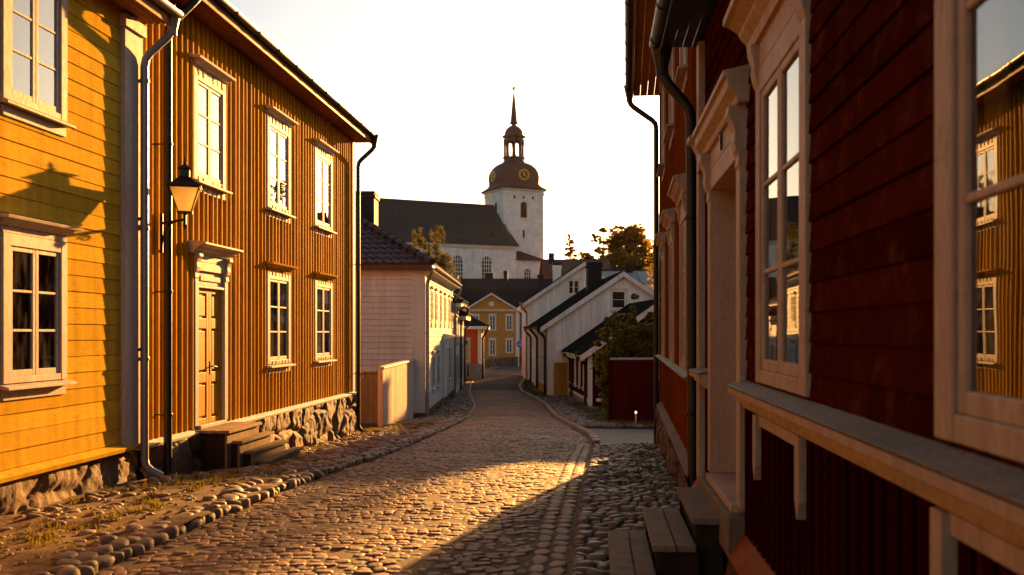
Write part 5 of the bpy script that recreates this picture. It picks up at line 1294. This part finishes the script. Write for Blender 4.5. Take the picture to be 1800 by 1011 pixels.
tree('bush','dense dark garden bush with golden top sprigs behind the red fence','bush',1.5,31.5,-2.8,.10,[(0,0,1.6,1.0,.9,1.1),(-.95,0,1.9,.55,.6,.8),(.9,.1,1.9,.9,.8,1.0),(-.5,0,2.6,.75,.7,.5),(.6,0,2.75,.8,.7,.5),(-.95,-.1,3.2,.28,.25,.28),(-.35,-.1,3.3,.18,.18,.28),(-.32,-.1,3.8,.14,.14,.3),(.25,0,3.2,.3,.3,.25),(1.3,0,3.1,.35,.3,.3),(-1.3,0,2.6,.3,.3,.35),(-.5,-.3,.8,.7,.6,.8),(.5,-.3,.8,.9,.6,.6),(-1.0,-.2,.6,.4,.4,.7),(-.95,-.2,1.3,.45,.4,.6),(1.6,0,1.9,.8,.8,1.0),(1.7,0,2.7,.5,.5,.5),(.2,0,2.3,1.3,.8,.6),(1.5,0,3.2,.3,.3,.25)],M['leafb'],56000,.125,None,33,cl_n=130)
tree('added_shade_tree','unseen thin-crowned tree added above the lower white house to dim the near road','tree',6.3,52,-2.9,.14,ball(1.35,10.1,9,77,(.25,.38)),M['leafd'],TN,.17,'added shade trees behind the orange house',77,cl_n=34)  # unseen tree added to break up sun on the near-left road
for i,(x,y,hh,r_) in enumerate(TS):
    tree('added_shade_tree',['unseen tall tree added for dappled shade, nearest','unseen tall tree added for dappled shade, second','unseen tall tree added for dappled shade, third','unseen tall tree added for dappled shade, farthest'][i%4],'tree',x,y,-2.9,.22,ball(r_,hh-r_,14,50+i,(.3,.45)),M['leafd'],5000,.22,'added shade trees behind the orange house',50+i)  # unseen trees added to dapple the left house foundation

# ================================================================== LIGHT, SKY, CAMERA
AZ=math.atan(TAZ); EL=math.atan(TEL/math.hypot(1,TAZ))
S=Vector((math.sin(AZ)*math.cos(EL),math.cos(AZ)*math.cos(EL),math.sin(EL)))
sl=bpy.data.lights.new('sun','SUN'); sl.energy=SUNE; sl.angle=R(.5); sl.color=(1,.46,.11)
so=bpy.data.objects.new('sun',sl); C.objects.link(so); so.rotation_euler=S.to_track_quat('Z','Y').to_euler(); so.location=(20,60,30)
w=bpy.data.worlds.new('World'); bpy.context.scene.world=w; w.use_nodes=True; nt=w.node_tree
bg=nt.nodes['Background']; sky=nt.nodes.new('ShaderNodeTexSky'); sky.sky_type='NISHITA'; sky.sun_disc=False; sky.sun_elevation=EL; sky.sun_rotation=AZ; sky.dust_density=DUST; sky.air_density=1.0; sky.ozone_density=1.0
mx=nt.nodes.new('ShaderNodeMix'); mx.data_type='RGBA'; mx.blend_type='MULTIPLY'; mx.inputs[0].default_value=1; mx.inputs[7].default_value=(*TINT,1)
nt.links.new(sky.outputs[0],mx.inputs[6]); nt.links.new(mx.outputs[2],bg.inputs[0]); bg.inputs[1].default_value=SKYE

if HAZE:
    m,nt2,out2=mat_new('haze_air'); pv=nt2.nodes.new('ShaderNodeVolumePrincipled'); pv.inputs['Color'].default_value=(1,.90,.80,1); pv.inputs['Density'].default_value=HAZE; pv.inputs['Anisotropy'].default_value=HAZEA
    nt2.links.new(pv.outputs[0],out2.inputs['Volume'])
    hm=MB(); hm.box(-950,950,-65,1550,-6,75); hz=hm.build('haze',m); hz['kind']='stuff'; hz['label']='warm evening haze over the town'
for o in list(C.objects):
    if o.parent is None and o.type!='LIGHT': o.location.z+=CZ
cam=bpy.data.cameras.new('camera'); co=bpy.data.objects.new('camera',cam); C.objects.link(co)
co.location=(0,0,CZ); co.rotation_euler=(R(90),0,TH); cam.lens=36*1750/1800; cam.sensor_width=36; cam.shift_y=(585-505.5)/1800
cam.clip_start=.05; cam.clip_end=4000
cam.dof.use_dof=True; cam.dof.focus_distance=20; cam.dof.aperture_fstop=3.4
sc=bpy.context.scene; sc.camera=co
sc.view_settings.view_transform='Standard'; sc.view_settings.look='None'; sc.view_settings.exposure=EXPO; sc.view_settings.gamma=1
sc.cycles.max_bounces=8; sc.cycles.transparent_max_bounces=12; sc.cycles.use_denoising=True
sc.cycles.sample_clamp_indirect=6
